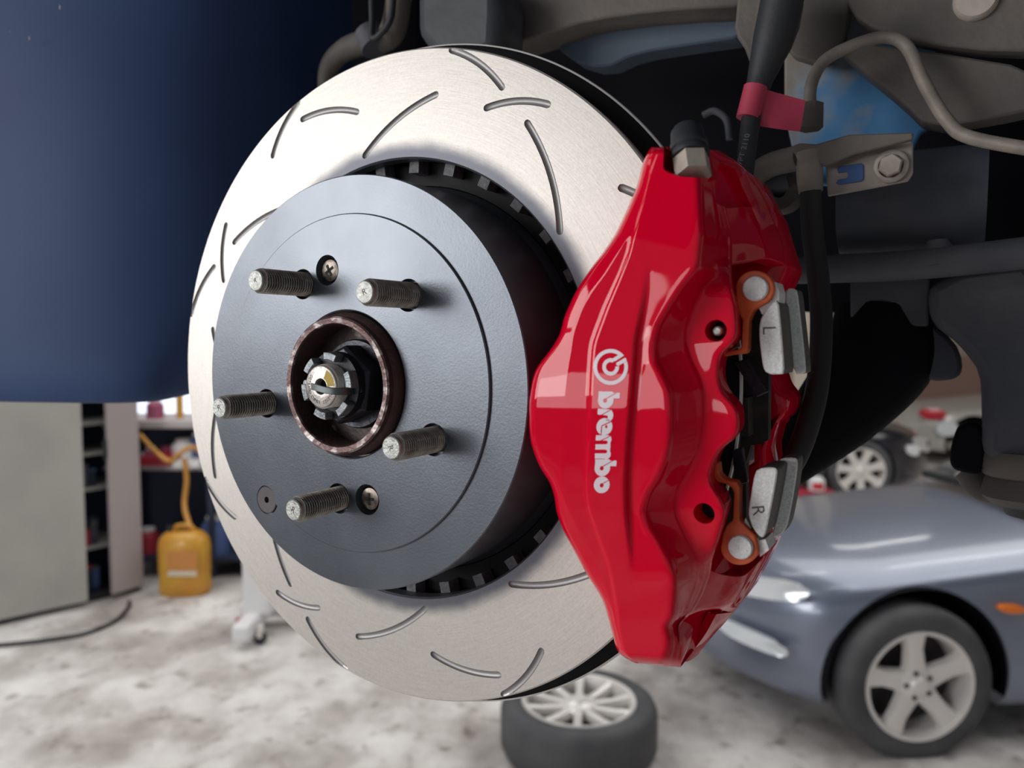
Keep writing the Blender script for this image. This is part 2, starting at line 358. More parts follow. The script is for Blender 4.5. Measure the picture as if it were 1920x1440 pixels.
# slots: (outer r, angle, inner r, angle) x 4 quadrants
def arc_slot(r0, t0, r1, t1, sag=.07, wd=1.75, dep=1.5, run=0):
    p0 = np.array([r0*math.cos(math.radians(t0)), r0*math.sin(math.radians(t0))]); p1 = np.array([r1*math.cos(math.radians(t1)), r1*math.sin(math.radians(t1))])
    ch = p1-p0; nn = np.array([-ch[1], ch[0]])/np.linalg.norm(ch); mid = (p0+p1)/2
    if nn@mid < 0: nn = -nn
    L = np.linalg.norm(ch); N_ = 14; V = []; Fc = []; k = 8
    pts = [p0+ch*i/N_+nn*sag*L*4*(i/N_)*(1-i/N_) for i in range(N_+1)]
    # round ends
    d0 = (pts[0]-pts[1])/np.linalg.norm(pts[0]-pts[1]); d1 = (pts[-1]-pts[-2])/np.linalg.norm(pts[-1]-pts[-2])
    seq = [(pts[0]+d0*wd*.95, .25), (pts[0]+d0*wd*.7, .7), (pts[0], 1)]+[(p, 1) for p in pts[1:-1]]+[(pts[-1], 1), (pts[-1]+d1*wd*.7, .7), (pts[-1]+d1*wd*.95, .25)]
    for i, (p, s) in enumerate(seq):
        q = seq[min(i+1, len(seq)-1)][0]-seq[max(i-1, 0)][0]; q = q/np.linalg.norm(q); sd = np.array([-q[1], q[0]])
        for j in range(k+1):
            a = PI+PI*j/k; c_ = p+sd*wd*s*math.cos(a); V.append((c_[0], c_[1], -35.4+dep*s*math.sin(a)))
        for sg in (1, -1): c_ = p+sd*wd*s*sg; V.append((c_[0], c_[1], -34.4))
    kk = k+3
    for i in range(len(seq)-1):
        for j in range(kk): j2 = (j+1) % kk; Fc.append((i*kk+j, i*kk+j2, (i+1)*kk+j2, (i+1)*kk+j))
    Fc.append(tuple(range(kk))); Fc.append(tuple(range((len(seq)-1)*kk, len(seq)*kk))[::-1])
    return V, Fc
SL = [(168.2, 75.6, 156.2, 63.3), (168.2, 112.0, 155.2, 123.2), (158.4, 112.4, 145, 98), (158.4, 53.4, 145, 65), (146.6, 77.5, 121, 97.5), (146.6, 145.3, 121, 124.8)]
cut = []
for q in range(4):
    for s in SL: cut.append(arc_slot(s[0], s[1]+90*q, s[2], s[3]+90*q))
V, Fc = merge(cut)
boolean(fp, meshdata([(v[0], v[1], v[2]+36) for v in V], Fc), 22)
fp.data.materials.clear(); fp.data.materials.append(M['disc']); fp.data.materials.append(mat('slot_metal', (150, 148, 148), .45, .5))
for p_ in fp.data.polygons:
    r_ = math.hypot(p_.center.x, p_.center.y)
    if .1165 < r_ < .1685 and -.0015 < p_.center.z < .00055: p_.material_index = 1
mk('back_plate', *lathe([(101, -62), (104, -52), (168, -52), (175.6, -53.2), (176.6, -54.2), (176.6, -60), (174, -62)], 220, closed=True), mat('shade_black_back_plate', (14, 14, 18), .6, spec=.2), disc)  # black paint deepened to carry the shade between the vanes
mk('rim_edge', *lathe([(175.9, -53.1), (176.7, -53.4), (177.0, -54.2), (177.0, -54.8)], 260), M['alloy'], disc, label='bright machined rear rim edge')
vm = None
for i in range(31):
    t = math.radians(84.5-i*360/31)
    c, s = math.cos(t), math.sin(t); hw = 3.1
    V = []
    for r, h in ((109.3, hw), (168, 2.2)):
        for sg in (-1, 1):
            for a in (-43.3, -52.2): V.append((r*c-sg*h*s, r*s+sg*h*c, a))
    o = mk('vane', V, [(0, 1, 3, 2), (4, 6, 7, 5), (0, 4, 5, 1), (2, 3, 7, 6), (0, 2, 6, 4), (1, 5, 7, 3)], M['vane'], disc, smooth=False)
prof = [(36, -6), (36, 1.0), (36.6, 1.4), (82.0, 1.4), (82.5, 1.0), (82.7, 0), (100.5, 0), (101, -.5), (101.2, -46), (103.5, -52), (103.5, -58), (96, -58), (94, -6)]
bell = mk('bell', *lathe(prof, 220, closed=True), M['paint_black'], disc, label='black painted centre bell')
PH = 118.2169
STUD = [(57.15*math.cos(math.radians(PH-72*i)), 57.15*math.sin(math.radians(PH-72*i))) for i in range(5)]
SCREW = [(-10.2, 56.2), (10.9, -55.7)]
cut = [cyl(p, 7.6, -4, 3, 40) for p in STUD]+[lathe([(0, -4), (5.8, -4), (7.4, .2), (7.6, 3), (0, 3)], 40, p) for p in SCREW]+[cyl((-60.2, -61.8), 7.9, -1.6, 3, 48)]
V, Fc = merge(cut)
boolean(bell, meshdata([(v[0], v[1], v[2]+36) for v in V], Fc), 18)
bell.data.materials.clear(); bell.data.materials.append(M['paint_black'])
pg = mk('plug', *lathe([(1.7, -2.2), (1.7, .4), (6.9, .5), (7.3, .1), (7.3, -1.6)], 48, (-60.2, -61.8)), M['plugd'], disc, label='dark round plug with small centre hole')
mk('plug_hole', *cyl((-60.2, -61.8), 1.75, -2.2, -1.9, 20), M['black'], pg, root=disc)
for p in SCREW:
    sc = thing('countersunk_screw', 'cross-head screw sunk in the black bell '+('near its top, right of a wheel stud' if p[1] > 0 else 'near its foot, right of the lowest stud'), 'screw', origin=(p[0], p[1], -3.9), group='bell retaining screws')
    rr = .5 if p[1] > 0 else 0
    V, Fc = lathe([(5.4, -3.9), (5.7, -1.6), (5.3, -.6), (3.2, -.1), (0, 0)], 40, p)
    sh = mk('screw_head', V, Fc, M['screw'], sc)
    for k in range(2):
        a = rr+k*PI/2; c, s = math.cos(a), math.sin(a)
        poly = [(p[0]+x*c-y*s, p[1]+x*s+y*c) for x, y in ((-3.0, -.75), (3.0, -.75), (3.0, .75), (-3.0, .75))]
        mk('cross_slot', *prism(poly, -.6, .05), M['black'], sc, smooth=False)
# ------------------------------------------------------------------ hub
hub = thing('wheel_hub', 'rusty hub ring with axle nut in the middle of the black bell', 'hub', origin=(0, 0, -6))
mk('hub_ring', *lathe([(29.3, -10), (29.3, 8.4), (29.8, 9.4), (32.2, 9.6), (33.0, 8.8), (33.2, 6), (34.6, 4.6), (35.2, 1), (35.4, -10)], 120, closed=True), [M['rust'], M['rust_rim']], hub)
o = bpy.data.objects['hub_ring']
for p in o.data.polygons:
    if p.center.z > .0147: p.material_index = 1
mk('inner_face', *lathe([(33, -7.5), (18, -7.5), (0, -7.3)], 60), mat('grease_floor', (60, 46, 42), .5, .2, (190, 170, 160), 70, .56, .66, .4, 300), hub)
mk('washer', *lathe([(10, -7), (21.5, -7), (22.2, -6), (21.5, -4.6), (10, -4.6)], 60, closed=True), M['grease'], hub)
hexp = [(19.5*math.cos(math.radians(t)), 19.5*math.sin(math.radians(t))) for t in range(20, 380, 60)]
o = mk('axle_nut', *prism(hexp, -4.6, 6, 1.6), M['grease'], hub, smooth=False); bev(o, .0005)
mk('nut_cap', *lathe([(10.5, 6), (16.2, 6), (16.1, 10.5), (12.0, 11), (10.6, 11)], 48, closed=True), M['barrel'], hub)
for t in (78, 138, 192, 252, 312, 372):
    V, Fc = lathe([(12.2, 10.5), (16.2, 10.5), (16.0, 15.6), (12.6, 15.8)], 8, a0=math.radians(t-15), a1=math.radians(t+15), closed=True)
    Fc += [(0, 1, 2, 3), (32, 33, 34, 35)]
    o = mk('castle_tab', V, Fc, M['tab'], hub); bev(o, .0003)
# threaded axle end
def thread(r, pitch, z0, z1, dep, c=(0, 0), seg=40, per=6, cham=1.2):
    n = int((z1-z0)/pitch*per); V = []; Fc = []
    for i in range(n+1):
        for k in range(seg):
            z = z0+(z1-z0)*i/n; ph = ((z-z0)/pitch-k/seg) % 1; rr = r-dep*(1-abs(2*ph-1))**1.2
            if z > z1-cham: rr = min(rr, r-dep*.4-(z-(z1-cham))*.55)
            t = 2*PI*k/seg; V.append((c[0]+rr*math.cos(t), c[1]+rr*math.sin(t), z))
    for i in range(n):
        for k in range(seg): k2 = (k+1) % seg; Fc.append((i*seg+k, i*seg+k2, (i+1)*seg+k2, (i+1)*seg+k))
    return V, Fc
ax = mk('axle_end', *merge([thread(10.6, 1.5, 4, 18.6, .8, seg=56, cham=1), lathe([(9.7, 18.6), (9.3, 18.9), (3.9, 18.9), (3.6, 18.4), (3.6, 15)], 56)]), M['axle'], hub, label='machined threaded axle end with stamped characters')
mk('centre_hole', *cyl((0, 0), 3.6, 15, 15.2, 24), M['black'], ax, root=hub)
V, Fc = lathe([(4.2, 18.93), (8.8, 18.93)], 10, a0=math.radians(2), a1=math.radians(62)); mk('paint_mark', V, Fc, M['yellow'], ax, root=hub, label='yellow paint mark')
tx = []
for i, ch in enumerate('00TEAPO C0M01 22/0587'):
    if ch == ' ': continue
    t = math.radians(140+i*10.2); v, f = text_mesh(ch, 2.3, .03); rot = t+PI/2; R0 = 7.5
    tx.append(([(R0*math.cos(t)+x*math.cos(rot)-y*math.sin(rot), R0*math.sin(t)+x*math.sin(rot)+y*math.cos(rot), 18.92+z) for x, y, z in v], f))
mk('stamped_characters', *merge(tx), M['ink'], ax, root=hub, smooth=False)
# split pin strap bent over the axle end
st = [(-4.6, .2, 19.6), (0, -.6, 20.2), (5, -1.6, 20.0), (9.5, -2.2, 18.6), (11.8, -2.4, 15), (12.4, -2.2, 9), (16, -1.6, 8.2)]
P = catmull(st, 6); rows = []
for i, p in enumerate(P):
    t = P[min(i+1, len(P)-1)]-P[max(i-1, 0)]; t /= np.linalg.norm(t); nn = np.cross(t, np.array([0, 1, 0.])); nn /= np.linalg.norm(nn)
    rows.append([p+np.array([0, -1.6, 0]), p+np.array([0, 1.6, 0]), p+np.array([0, 1.6, 0])+nn*.9, p+np.array([0, -1.6, 0])+nn*.9])
V, Fc = grid(rows, True); Fc += [(0, 1, 2, 3), tuple(range(len(V)-4, len(V)))]
o = mk('split_pin', V, Fc, M['pin'], hub, smooth=False); bev(o, .0003)
mk('pin_eye', *lathe([(0, 1.6), (1.6, 1.2), (2.0, 0), (1.6, -1.2), (0, -1.6)], 16, (-14.0, 1.2)), M['tab'], hub)
for v in bpy.data.objects['pin_eye'].data.vertices: v.co.z += .0135
# wheel studs
M['thread_root'] = mat('dark_thread_root', (58, 54, 52), .7, .2)  # roots coloured darker than the crests for contrast
names = ['upper left', 'upper right', 'right', 'lowest', 'left']
r0 = None
for i, (x, y) in enumerate(STUD):
    c = (x, y)
    t = thing('wheel_stud', 'grey threaded wheel stud, %s one of the five round the hub' % names[i], 'wheel stud', origin=(x, y, -4), group='five wheel studs on the hub')
    if r0 is None:
        r0 = t
        kids = [mk('thread', *thread(6.1, 1.5, -4, 30.4, 1.15, c, 40, 8), M['steel_dark'], t, angle=60),
                mk('stud_end', *lathe([(5.0, 29.8), (4.9, 31.0), (4.5, 31.4), (0, 31.4)], 36, c), M['steel_face'], t, label='worn bright stud end')]
    else:
        for k in kids: copy_part(k, t)
        kk = t.children
    if i == 0:
        me = kids[0].data; me.materials.append(M['thread_root'])
        for p_ in me.polygons:
            if math.hypot(p_.center.x, p_.center.y)*1000 < 6.1-.62 and p_.center.z < .0325: p_.material_index = 1
    v, f = text_mesh('R', 3.8 if i else 3.0, .03); an = [0, .3, -1.3, -.5, .2][i]
    mk('stamped_letter', [(x+a*math.cos(an)-b*math.sin(an), y+a*math.sin(an)+b*math.cos(an), 31.42+z) for a, b, z in v], f, M['ink'], t, smooth=False)
#==CALIPER==
# ------------------------------------------------------------------ brake caliper
cal = thing('brake_caliper', 'glossy red brake caliper with white lettering clasping the disc', 'brake caliper', origin=(160, -10, -30))
def cv(pts):
    pts = sorted(pts); ys = [p[0] for p in pts]; xs = [p[1] for p in pts]
    return lambda y: float(np.interp(y, ys, xs))
def swap(L): return cv([(y, x) for x, y in L])
xB = swap([(1222,275),(1213,287),(1205,305),(1195,347),(1180,383),(1155,437),(1133,470),(1110,500),(1080,545),(1067,573),(1058,593),(1050,627),(1035,652),(1015,677),(1005,690),(997,715),(992,753),(992,802),(995,830),(1005,860),(1014,880),(1030,902),(1039,928),(1043,960),(1055,993),(1075,1030),(1100,1077),(1128,1120),(1136,1142),(1149,1190),(1155,1217),(1163,1229),(1180,1240),(1190,1243)])
x1 = swap([(1224,275),(1215,340),(1203,383),(1180,437),(1135,512),(1110,543),(1090,573),(1080,598),(1070,625),(1067,678),(1060,743),(1058,810),(1053,900),(1055,925),(1060,945),(1067,963),(1083,997),(1100,1025),(1117,1058),(1136,1100),(1150,1150),(1160,1200),(1172,1240)])
x2 = swap([(1236,275),(1227,300),(1213,340),(1202,388),(1185,447),(1178,477),(1157,528),(1138,572),(1120,620),(1111,645),(1108,680),(1105,743),(1103,810),(1098,900),(1099,925),(1103,955),(1117,997),(1133,1040),(1143,1073),(1150,1110),(1155,1144),(1163,1202),(1172,1232),(1185,1243)])
xg = swap([(1235,275),(1228,400),(1218,507),(1215,540),(1207,590),(1198,632),(1195,680),(1190,743),(1183,827),(1179,900),(1180,960),(1184,1000),(1188,1040),(1187,1072),(1195,1150),(1205,1243)])
gd = cv([(490, 0), (560, .5), (640, 1), (960, 1), (1020, .6), (1075, 0)])      # groove depth
xc = swap([(1250,275),(1258,329),(1309,333),(1314,440),(1307,503),(1280,535),(1250,580),(1232,610),(1223,650),(1226,680),(1240,705),(1252,735),(1255,780),(1253,825),(1247,860),(1233,895),(1213,925),(1204,958),(1213,985),(1233,1015),(1250,1047),(1266,1085),(1262,1144),(1258,1186),(1250,1222),(1240,1243)])
xf = swap([(1252,275),(1260,329),(1330,333),(1345,440),(1335,515),(1310,550),(1295,580),(1283,617),(1282,640),(1290,673),(1307,707),(1316,735),(1317,780),(1312,818),(1303,852),(1280,893),(1268,915),(1261,940),(1262,963),(1273,988),(1290,1022),(1302,1055),(1300,1090),(1280,1150),(1266,1175),(1262,1210),(1258,1245)])
xr = swap([(1254,275),(1262,329),(1345,333),(1372,440),(1372,500),(1374,540),(1382,573),(1385,603),(1385,632),(1375,646),(1358,658),(1351,680),(1350,710),(1356,732),(1366,747),(1382,760),(1388,777),(1388,810),(1378,825),(1357,837),(1346,855),(1336,880),(1333,897),(1340,915),(1353,932),(1363,953),(1362,973),(1355,993),(1347,1020),(1336,1050),(1332,1075),(1320,1110),(1300,1148),(1270,1172),(1283,1209),(1276,1243)])
def aF(y): return 10-7*((y-770)/490)**2+1.5*math.exp(-((y-770)/150)**2)
lobeA = cv([(275, -8), (332, -19), (400, -24), (497, -27), (515, -17), (540, -8), (640, -6), (960, -6), (1030, -9), (1050, -14), (1070, -25), (1110, -23), (1148, -15), (1172, -6), (1245, -6)])
def flat_f(y, c, r, A, L):      # in the bridge rows the side runs straight from crest to bridge
    return None
YT, YBm = 276.0, 1243.0
ys = np.concatenate([np.linspace(YT, 331, 20), np.linspace(333, YBm, 330)])
NC = 110
us = np.linspace(0, 1, NC)
def row_profile(y):
    b, l1, l2, g, c, f_, r = xB(y), x1(y), x2(y), xg(y), xc(y), xf(y), xr(y)
    A = aF(y); dg = gd(y); lim = r
    L = lobeA(y); e_ = float(np.clip(min((y-505)/25, (1062-y)/25), 0, 1)); c = min(c, r-24); f_ = min(max(f_, c+12), r-10)
    K = [(b, A-9), (b+3, A-3.6), (b+8, A-1.9), (l1, A-1.0), (l2-1, A-.8), (l2+3, A), (g-11, A), (g-6, A-.9*dg), (g, A-2.6*dg), (g+6, A-3.0*dg), (g+10, A-2.9*dg), (c-6, A-2.5*dg)]
    if L is not None:
        K += [(c+3, A-1.3-2*dg), (c+10, A-4-1.5*dg), (f_, L+2), (f_+8, L+.4), (r-8, L), (r-2.5, L-1.2*e_), (r, L-6*e_)]
    
    if e_ < 1:
        for i in (14, 15, 16, 17):
            x, a = K[i]; la = A-1+(L-A+1)*np.clip((x-c-3)/max(r-c-3, 1), 0, 1); K[i] = (x, a*e_+la*(1-e_))
        K[13] = (K[13][0], (A-4)*e_+(A-1+(L-A+1)*7/max(r-c-3, 8))*(1-e_))
    xs = [K[0][0]]; as_ = [K[0][1]]
    for x, a in K[1:]:
        x = min(x, lim); xs.append(max(x, xs[-1]+.15)); as_.append(a)
    return xs, as_
def surf_tab():
    tab = []
    for y in ys:
        xs, as_ = row_profile(y); tab.append((xs, as_))
    # smooth control values along y
    X = np.array([t[0] for t in tab]); A = np.array([t[1] for t in tab])
    def sm(Q, n):
        lo = 20
        for _ in range(n):
            P_ = Q.copy(); P_[1:lo-1] = (Q[:lo-2]+2*Q[1:lo-1]+Q[2:lo])/4; P_[lo+1:-1] = (Q[lo:-2]+2*Q[lo+1:-1]+Q[lo+2:])/4; Q = P_
        return Q
    return sm(X, 14), sm(A, 20)
TX, TA = surf_tab()
# column parameters: spread per control interval, then fillet by smoothing
per = [4, 5, 24, 6, 4, 22, 5, 6, 5, 4, 12, 4, 4, 12, 4, 12, 3, 3]
wts = []
for k, n in enumerate(per): wts += [(k, i/n) for i in range(n)]
wts.append((len(per)-1, 1.0))
GX = np.array([[TX[i, k]*(1-t)+TX[i, k+1]*t for k, t in wts] for i in range(len(ys))])
GA = np.array([[TA[i, k]*(1-t)+TA[i, k+1]*t for k, t in wts] for i in range(len(ys))])
for _ in range(4):
    Q = GA.copy(); Q[:, 1:-1] = (GA[:, :-2]+2*GA[:, 1:-1]+GA[:, 2:])/4; GA = Q
# hollow run of the bottom foot: round the ends off
def roundoff(y):
    d = 0
    if y < YT+14: d += ((YT+14-y)/14)**2*7
    if y > YBm-16: d += ((y-YBm+16)/16)**2*7
    return d
for i, y in enumerate(ys): GA[i] -= roundoff(y)
def ytwist(x, y):   # bottom edge of the face slopes down to the right
    k = max(0., (y-1160)/(YBm-1160)); return y+k*k*max(0., x-1190)*.095
def surf_a(px, py):
    i = int(np.clip(np.searchsorted(ys, py), 1, len(ys)-1)); t = (py-ys[i-1])/(ys[i]-ys[i-1])
    return float(np.interp(px, GX[i-1], GA[i-1])*(1-t)+np.interp(px, GX[i], GA[i])*t)
rows = [[U(GX[i, j], ytwist(GX[i, j], y), GA[i, j]) for j in range(len(wts))] for i, y in enumerate(ys)]
# close the body behind: walls run straight inboard
back = [[(p[0], p[1], -34.0+0*p[2]) for p in (r[0],)][0] for r in rows]
nr, nc = len(rows), len(rows[0])
V, Fc = grid(rows)
b0 = len(V)
V += [(r[0][0]+2, r[0][1], -31) for r in rows]; V += [(r[-1][0]-3, r[-1][1], -31) for r in rows]
for i in range(nr-1):
    Fc.append((i*nc, (i+1)*nc, b0+i+1, b0+i)); Fc.append((i*nc+nc-1, (i+1)*nc+nc-1, b0+nr+i+1, b0+nr+i))
b1 = len(V)
for r in (rows[0], rows[-1]): V += [(p[0], p[1]*.995, -31) for p in r]
for j in range(nc-1):
    Fc.append((j, j+1, b1+j+1, b1+j)); Fc.append(((nr-1)*nc+j, (nr-1)*nc+j+1, b1+nc+j+1, b1+nc+j))
Fc.append(tuple(range(b0, b0+nr))+tuple(range(b0+2*nr-1, b0+nr-1, -1)))
body = mk('outer_housing', V, Fc, M['red'], cal, angle=50)
# bores in the two lobes
for q, (hx, hy) in enumerate([(1342, 620), (1320, 963)]):
    a = surf_a(hx, hy); c = U(hx, hy, a)
    V, Fc = cyl((c[0], c[1]), 4.1, a-12, a+6, 32)
    boolean(body, meshdata((np.array(V)-np.array([160, -10, -30])).tolist(), Fc), 50)
    mk('pin_bore', *cyl((c[0], c[1]), 4.15, a-11.8, a-11.4, 32), M['black'], cal, label='dark round bore')
    if q == 0: mk('pin_end', *lathe([(1.9, a-11), (1.8, a-3), (1.2, a-2.4), (0, a-2.4)], 16, (c[0]-.2, c[1]-.1)), M['steel_face'], cal)

# bridges over the disc
def bridge(name, rws, n=8, under=None, lab=None, sm=2):
    """rws: rows of (px,py,a); interpolated across and down"""
    R1 = [catmull([U(*p) for p in r], n) for r in rws]
    cols = list(zip(*R1)); C2 = [catmull(c, 6) for c in cols]
    rr = [list(r) for r in zip(*C2)]
    V, Fc = grid(rr); nc_ = len(rr[0]); nr_ = len(rr)
    # thickness towards the axle
    off = np.array([-9, 0, 0.])
    b = len(V); V = V+[tuple(np.array(v)+off) for v in V]
    Fc += [tuple(b+i for i in f[::-1]) for f in Fc]
    for i in range(nr_-1):
        for j in (0, nc_-1): Fc.append((i*nc_+j, (i+1)*nc_+j, b+(i+1)*nc_+j, b+i*nc_+j))
    for j in range(nc_-1):
        for i in (0, nr_-1): Fc.append((i*nc_+j, i*nc_+j+1, b+i*nc_+j+1, b+i*nc_+j))
    o = mk(name, V, Fc, M['red'], cal, angle=45, label=lab); bev(o, .0012, 3, 50)
    return o
UPB = bridge('bridge', [[(1320,279,-15),(1338,280,-32),(1350,283,-50),(1362,289,-70)],
                  [(1343,330,-20),(1368,320,-36),(1391,313,-54),(1403,321,-74)],
                  [(1351,360,-22.5),(1378,352,-38),(1404,352,-56),(1420,350,-78)],
                  [(1360,400,-25),(1392,396,-41),(1419,394,-57),(1444,396,-82)],
                  [(1370,450,-27),(1402,447,-42),(1434,444,-58),(1464,446,-84)],
                  [(1371,499,-28),(1405,493,-44),(1439,487,-59),(1476,499,-85)]], lab='upper bridge of the caliper')
bridge('bridge', [[(1330,1068,-26),(1362,1078,-40),(1397,1077,-56),(1433,1043,-84)],
                  [(1320,1100,-24),(1352,1103,-38),(1388,1102,-54),(1409,1092,-80)],
                  [(1303,1132,-19),(1334,1134,-33),(1368,1133,-50),(1386,1132,-74)],
                  [(1272,1166,-7),(1302,1152,-24),(1342,1144,-42),(1370,1150,-66)]], lab='lower bridge of the caliper')
pk = [(1324,334,-18),(1350,306,-30),(1372,318,-42),(1405,390,-52),(1366,393,-28),(1327,386,-12)]
pt_ = [np.array(U(*p)) for p in pk]
Vp = [tuple(p+np.array([6, 1.0, 0])) for p in pt_]+[tuple(p*.0+np.array([p[0]-(2.0 if i in (2, 3) else 6.5), p[1], p[2]])) for i, p in enumerate(pt_)]
Fp = [tuple(range(6)), tuple(range(11, 5, -1))]+[(i, (i+1) % 6, 6+(i+1) % 6, 6+i) for i in range(6)]
Fp = [f for f in Fp]
for tgt in (body, UPB):
    boolean(tgt, meshdata([tuple(np.array(v)-np.array([160, -10, -30])) for v in Vp], Fp), 45)
for tgt in (body, UPB):
    tgt.data.materials.clear(); tgt.data.materials.append(M['red'])
# lower pocket and its outer rim
def sheet(name, rws, m, n=6, lab=None, th=(-4, 0, -1)):
    R1 = [catmull([U(*p) for p in r], n) for r in rws]
    V, Fc = grid([list(r) for r in zip(*[catmull(c, 5) for c in zip(*R1)])]); b = len(V)
    nr_ = (len(rws)-1)*5+1; nc_ = len(V)//nr_
    Fq = list(Fc); V = V+[tuple(np.array(v)+np.array(th)) for v in V]; Fc = Fc+[tuple(b+i for i in f[::-1]) for f in Fq]
    for i in range(nr_-1):
        for j in (0, nc_-1): Fc.append((i*nc_+j, (i+1)*nc_+j, b+(i+1)*nc_+j, b+i*nc_+j))
    for j in range(nc_-1):
        for i in (0, nr_-1): Fc.append((i*nc_+j, i*nc_+j+1, b+i*nc_+j+1, b+i*nc_+j))
    return mk(name, V, Fc, m, cal, label=lab)
sheet('lower_pocket', [[(1262,1160,-14),(1300,1150,-34),(1355,1146,-52)], [(1270,1195,-16),(1300,1185,-34),(1340,1180,-52)], [(1272,1238,-12),(1290,1240,-26),(1309,1228,-40)]], M['red'])
sheet('pocket_rim', [[(1343,1152,-40),(1356,1150,-52),(1374,1148,-68)], [(1322,1190,-38),(1332,1190,-48),(1342,1186,-60)], [(1298,1222,-34),(1306,1224,-42),(1314,1220,-50)]], M['red'])
# bleed screw pocket at the top
sheet('bleed_pocket', [[(1240,276,-14),(1280,276,-16),(1325,279,-18)], [(1248,305,-13),(1290,305,-14),(1335,305,-16)], [(1258,338,-10),(1300,338,-10),(1345,338,-12)]], M['red'], lab='shaded pocket round the bleed screw')
# inboard half
right = [(1432,640),(1433,668),(1438,690),(1448,703),(1456,728),(1469,742),(1473,757),(1471,778),(1460,790),(1447,797),(1441,818),(1434,845),(1436,880),(1425,960),(1433,1043),(1386,1132),(1345,1185),(1318,1150),(1320,1040),(1330,900),(1412,870),(1410,832),(1440,800),(1441,745),(1425,690),(1380,640),(1350,560),(1340,420),(1345,295),(1403,320),(1444,396),(1476,499),(1450,560)]
poly = [U(x, y, -82)[:2] for x, y in right]
o = mk('inner_housing', *prism(poly, -122, -82), M['red'], cal, smooth=False); bev(o, .002, 3, 20); o.data.shade_smooth()
# bleed screw
bs = U(1299, 310, -2)
bl = thing('bleed_screw', 'hexagonal bleed screw with black rubber cap on top of the red caliper', 'screw', origin=bs)
ax_b = np.array(U(1289, 252, -8))-np.array(U(1299, 318, -2)); ax_b /= np.linalg.norm(ax_b)
def along(base, axis, prof, seg=24, poly=None):
    axis = np.array(axis, float)/np.linalg.norm(axis); ref = np.array([1., 0, 0]) if abs(axis[0]) < .8 else np.array([0, 1., 0]); s = np.cross(axis, ref); s /= np.linalg.norm(s); t = np.cross(axis, s)
    V, Fc = lathe(prof, seg); return [tuple(np.array(base)+s*v[0]+t*v[1]+axis*v[2]) for v in V], Fc
base = np.array(U(1299, 322, -3))
mk('hex_nut', *along(base, ax_b, [(0, -2), (6.9, -2), (6.9, 6.2), (6.2, 6.8), (0, 6.8)], 6), M['zincb'], bl, smooth=False)
mk('rubber_cap', *along(base, ax_b, [(0, 6.6), (7.0, 6.6), (7.3, 7.4), (7.0, 9), (6.5, 9.8), (7.1, 10.4), (7.0, 13), (6.6, 13.8), (6.2, 18.5), (5.2, 20), (0, 20.2)], 28), M['rubber'], bl)
# raised print
def seg_d(x, y, x0, y0, x1_, y1_):
    dx, dy = x1_-x0, y1_-y0; t = min(1, max(0, ((x-x0)*dx+(y-y0)*dy)/(dx*dx+dy*dy))); return math.hypot(x-x0-t*dx, y-y0-t*dy)
# logo outlines in a flat design space: s runs down the word (0..270), h across it; the word starts beside the emblem
def emblem(x, y):     # centre 0,0; radius 33
    r = math.hypot(x, y); slit = abs((y+.62*x-2-(-4)))  # diagonal cut
    t = math.degrees(math.atan2(-y, x))
    ring = 26 < r < 33 and not (18 < t < 41)
    inner = 9 < r < 16 and not (5 < t < 62)
    # two arms joining rings along the cut
    a1 = seg_d(x, y, 7, -13.5, 24, -24) < 3.4
    a2 = seg_d(x, y, 14, -5.5, 30, -14.5) < 3.4
    return (ring or inner or a1 or a2) and r < 33
B1 = [(1122,735),(1163,738),(1162,750),(1149,749)]
def inpoly(x, y, P):
    c = False; n = len(P)
    for i in range(n):
        xa, ya = P[i]; xb, yb = P[i-1]
        if (ya > y) != (yb > y) and x < (xb-xa)*(y-ya)/(yb-ya)+xa: c = not c
    return c
def circ(x, y, cx, cy, rx, ry): return ((x-cx)/rx)**2+((y-cy)/ry)**2
def letter_b(x, y, cx, cy):
    """cx,cy: bowl centre; ascender points right at the letter's upper side"""
    r = circ(x, y, cx, cy, 14.6, 16)
    bowl = r < 1
    stem = (cx-14 < x < cx+26) and (cy-16 < y < cy-3) and not (x > cx+13 and y < cy-13.5)
    hole = circ(x, y, cx-1, cy+1, 3.6, 4.2) < 1
    slit = seg_d(x, y, cx, cy-2, cx+22, cy-15) < .8
    return (bowl or stem) and not hole and not slit
def letter_o(x, y, cx, cy):
    return circ(x, y, cx, cy, 14.8, 15.6) < 1 and circ(x, y, cx, cy+1, 3.6, 4.2) > 1 and seg_d(x, y, cx, cy-1, cx+13, cy-9) > .8
def letter_e(x, y, cx, cy):
    return circ(x, y, cx, cy, 15, 16) < 1 and seg_d(x, y, cx-4, cy-2, cx+13, cy-10) > 1.0 and seg_d(x, y, cx-5, cy-1, cx-5.5, cy+16) > .9 and circ(x, y, cx+3.5, cy, 2.0, 3.2) > 1
def letter_r(x, y, cx, cy):   # cx left foot x, cy top y
    stem = inpoly(x, y, [(cx, cy), (cx+26, cy+2), (cx+26, cy+14), (cx, cy+11)])
    arm = circ(x, y, cx+21, cy+13, 8.5, 11) < 1 and x > cx+14 and not circ(x, y, cx+13, cy+16, 6.5, 6) < 1
    return (stem or arm) and seg_d(x, y, cx+8, cy+12, cx+26, cy+1) > .8
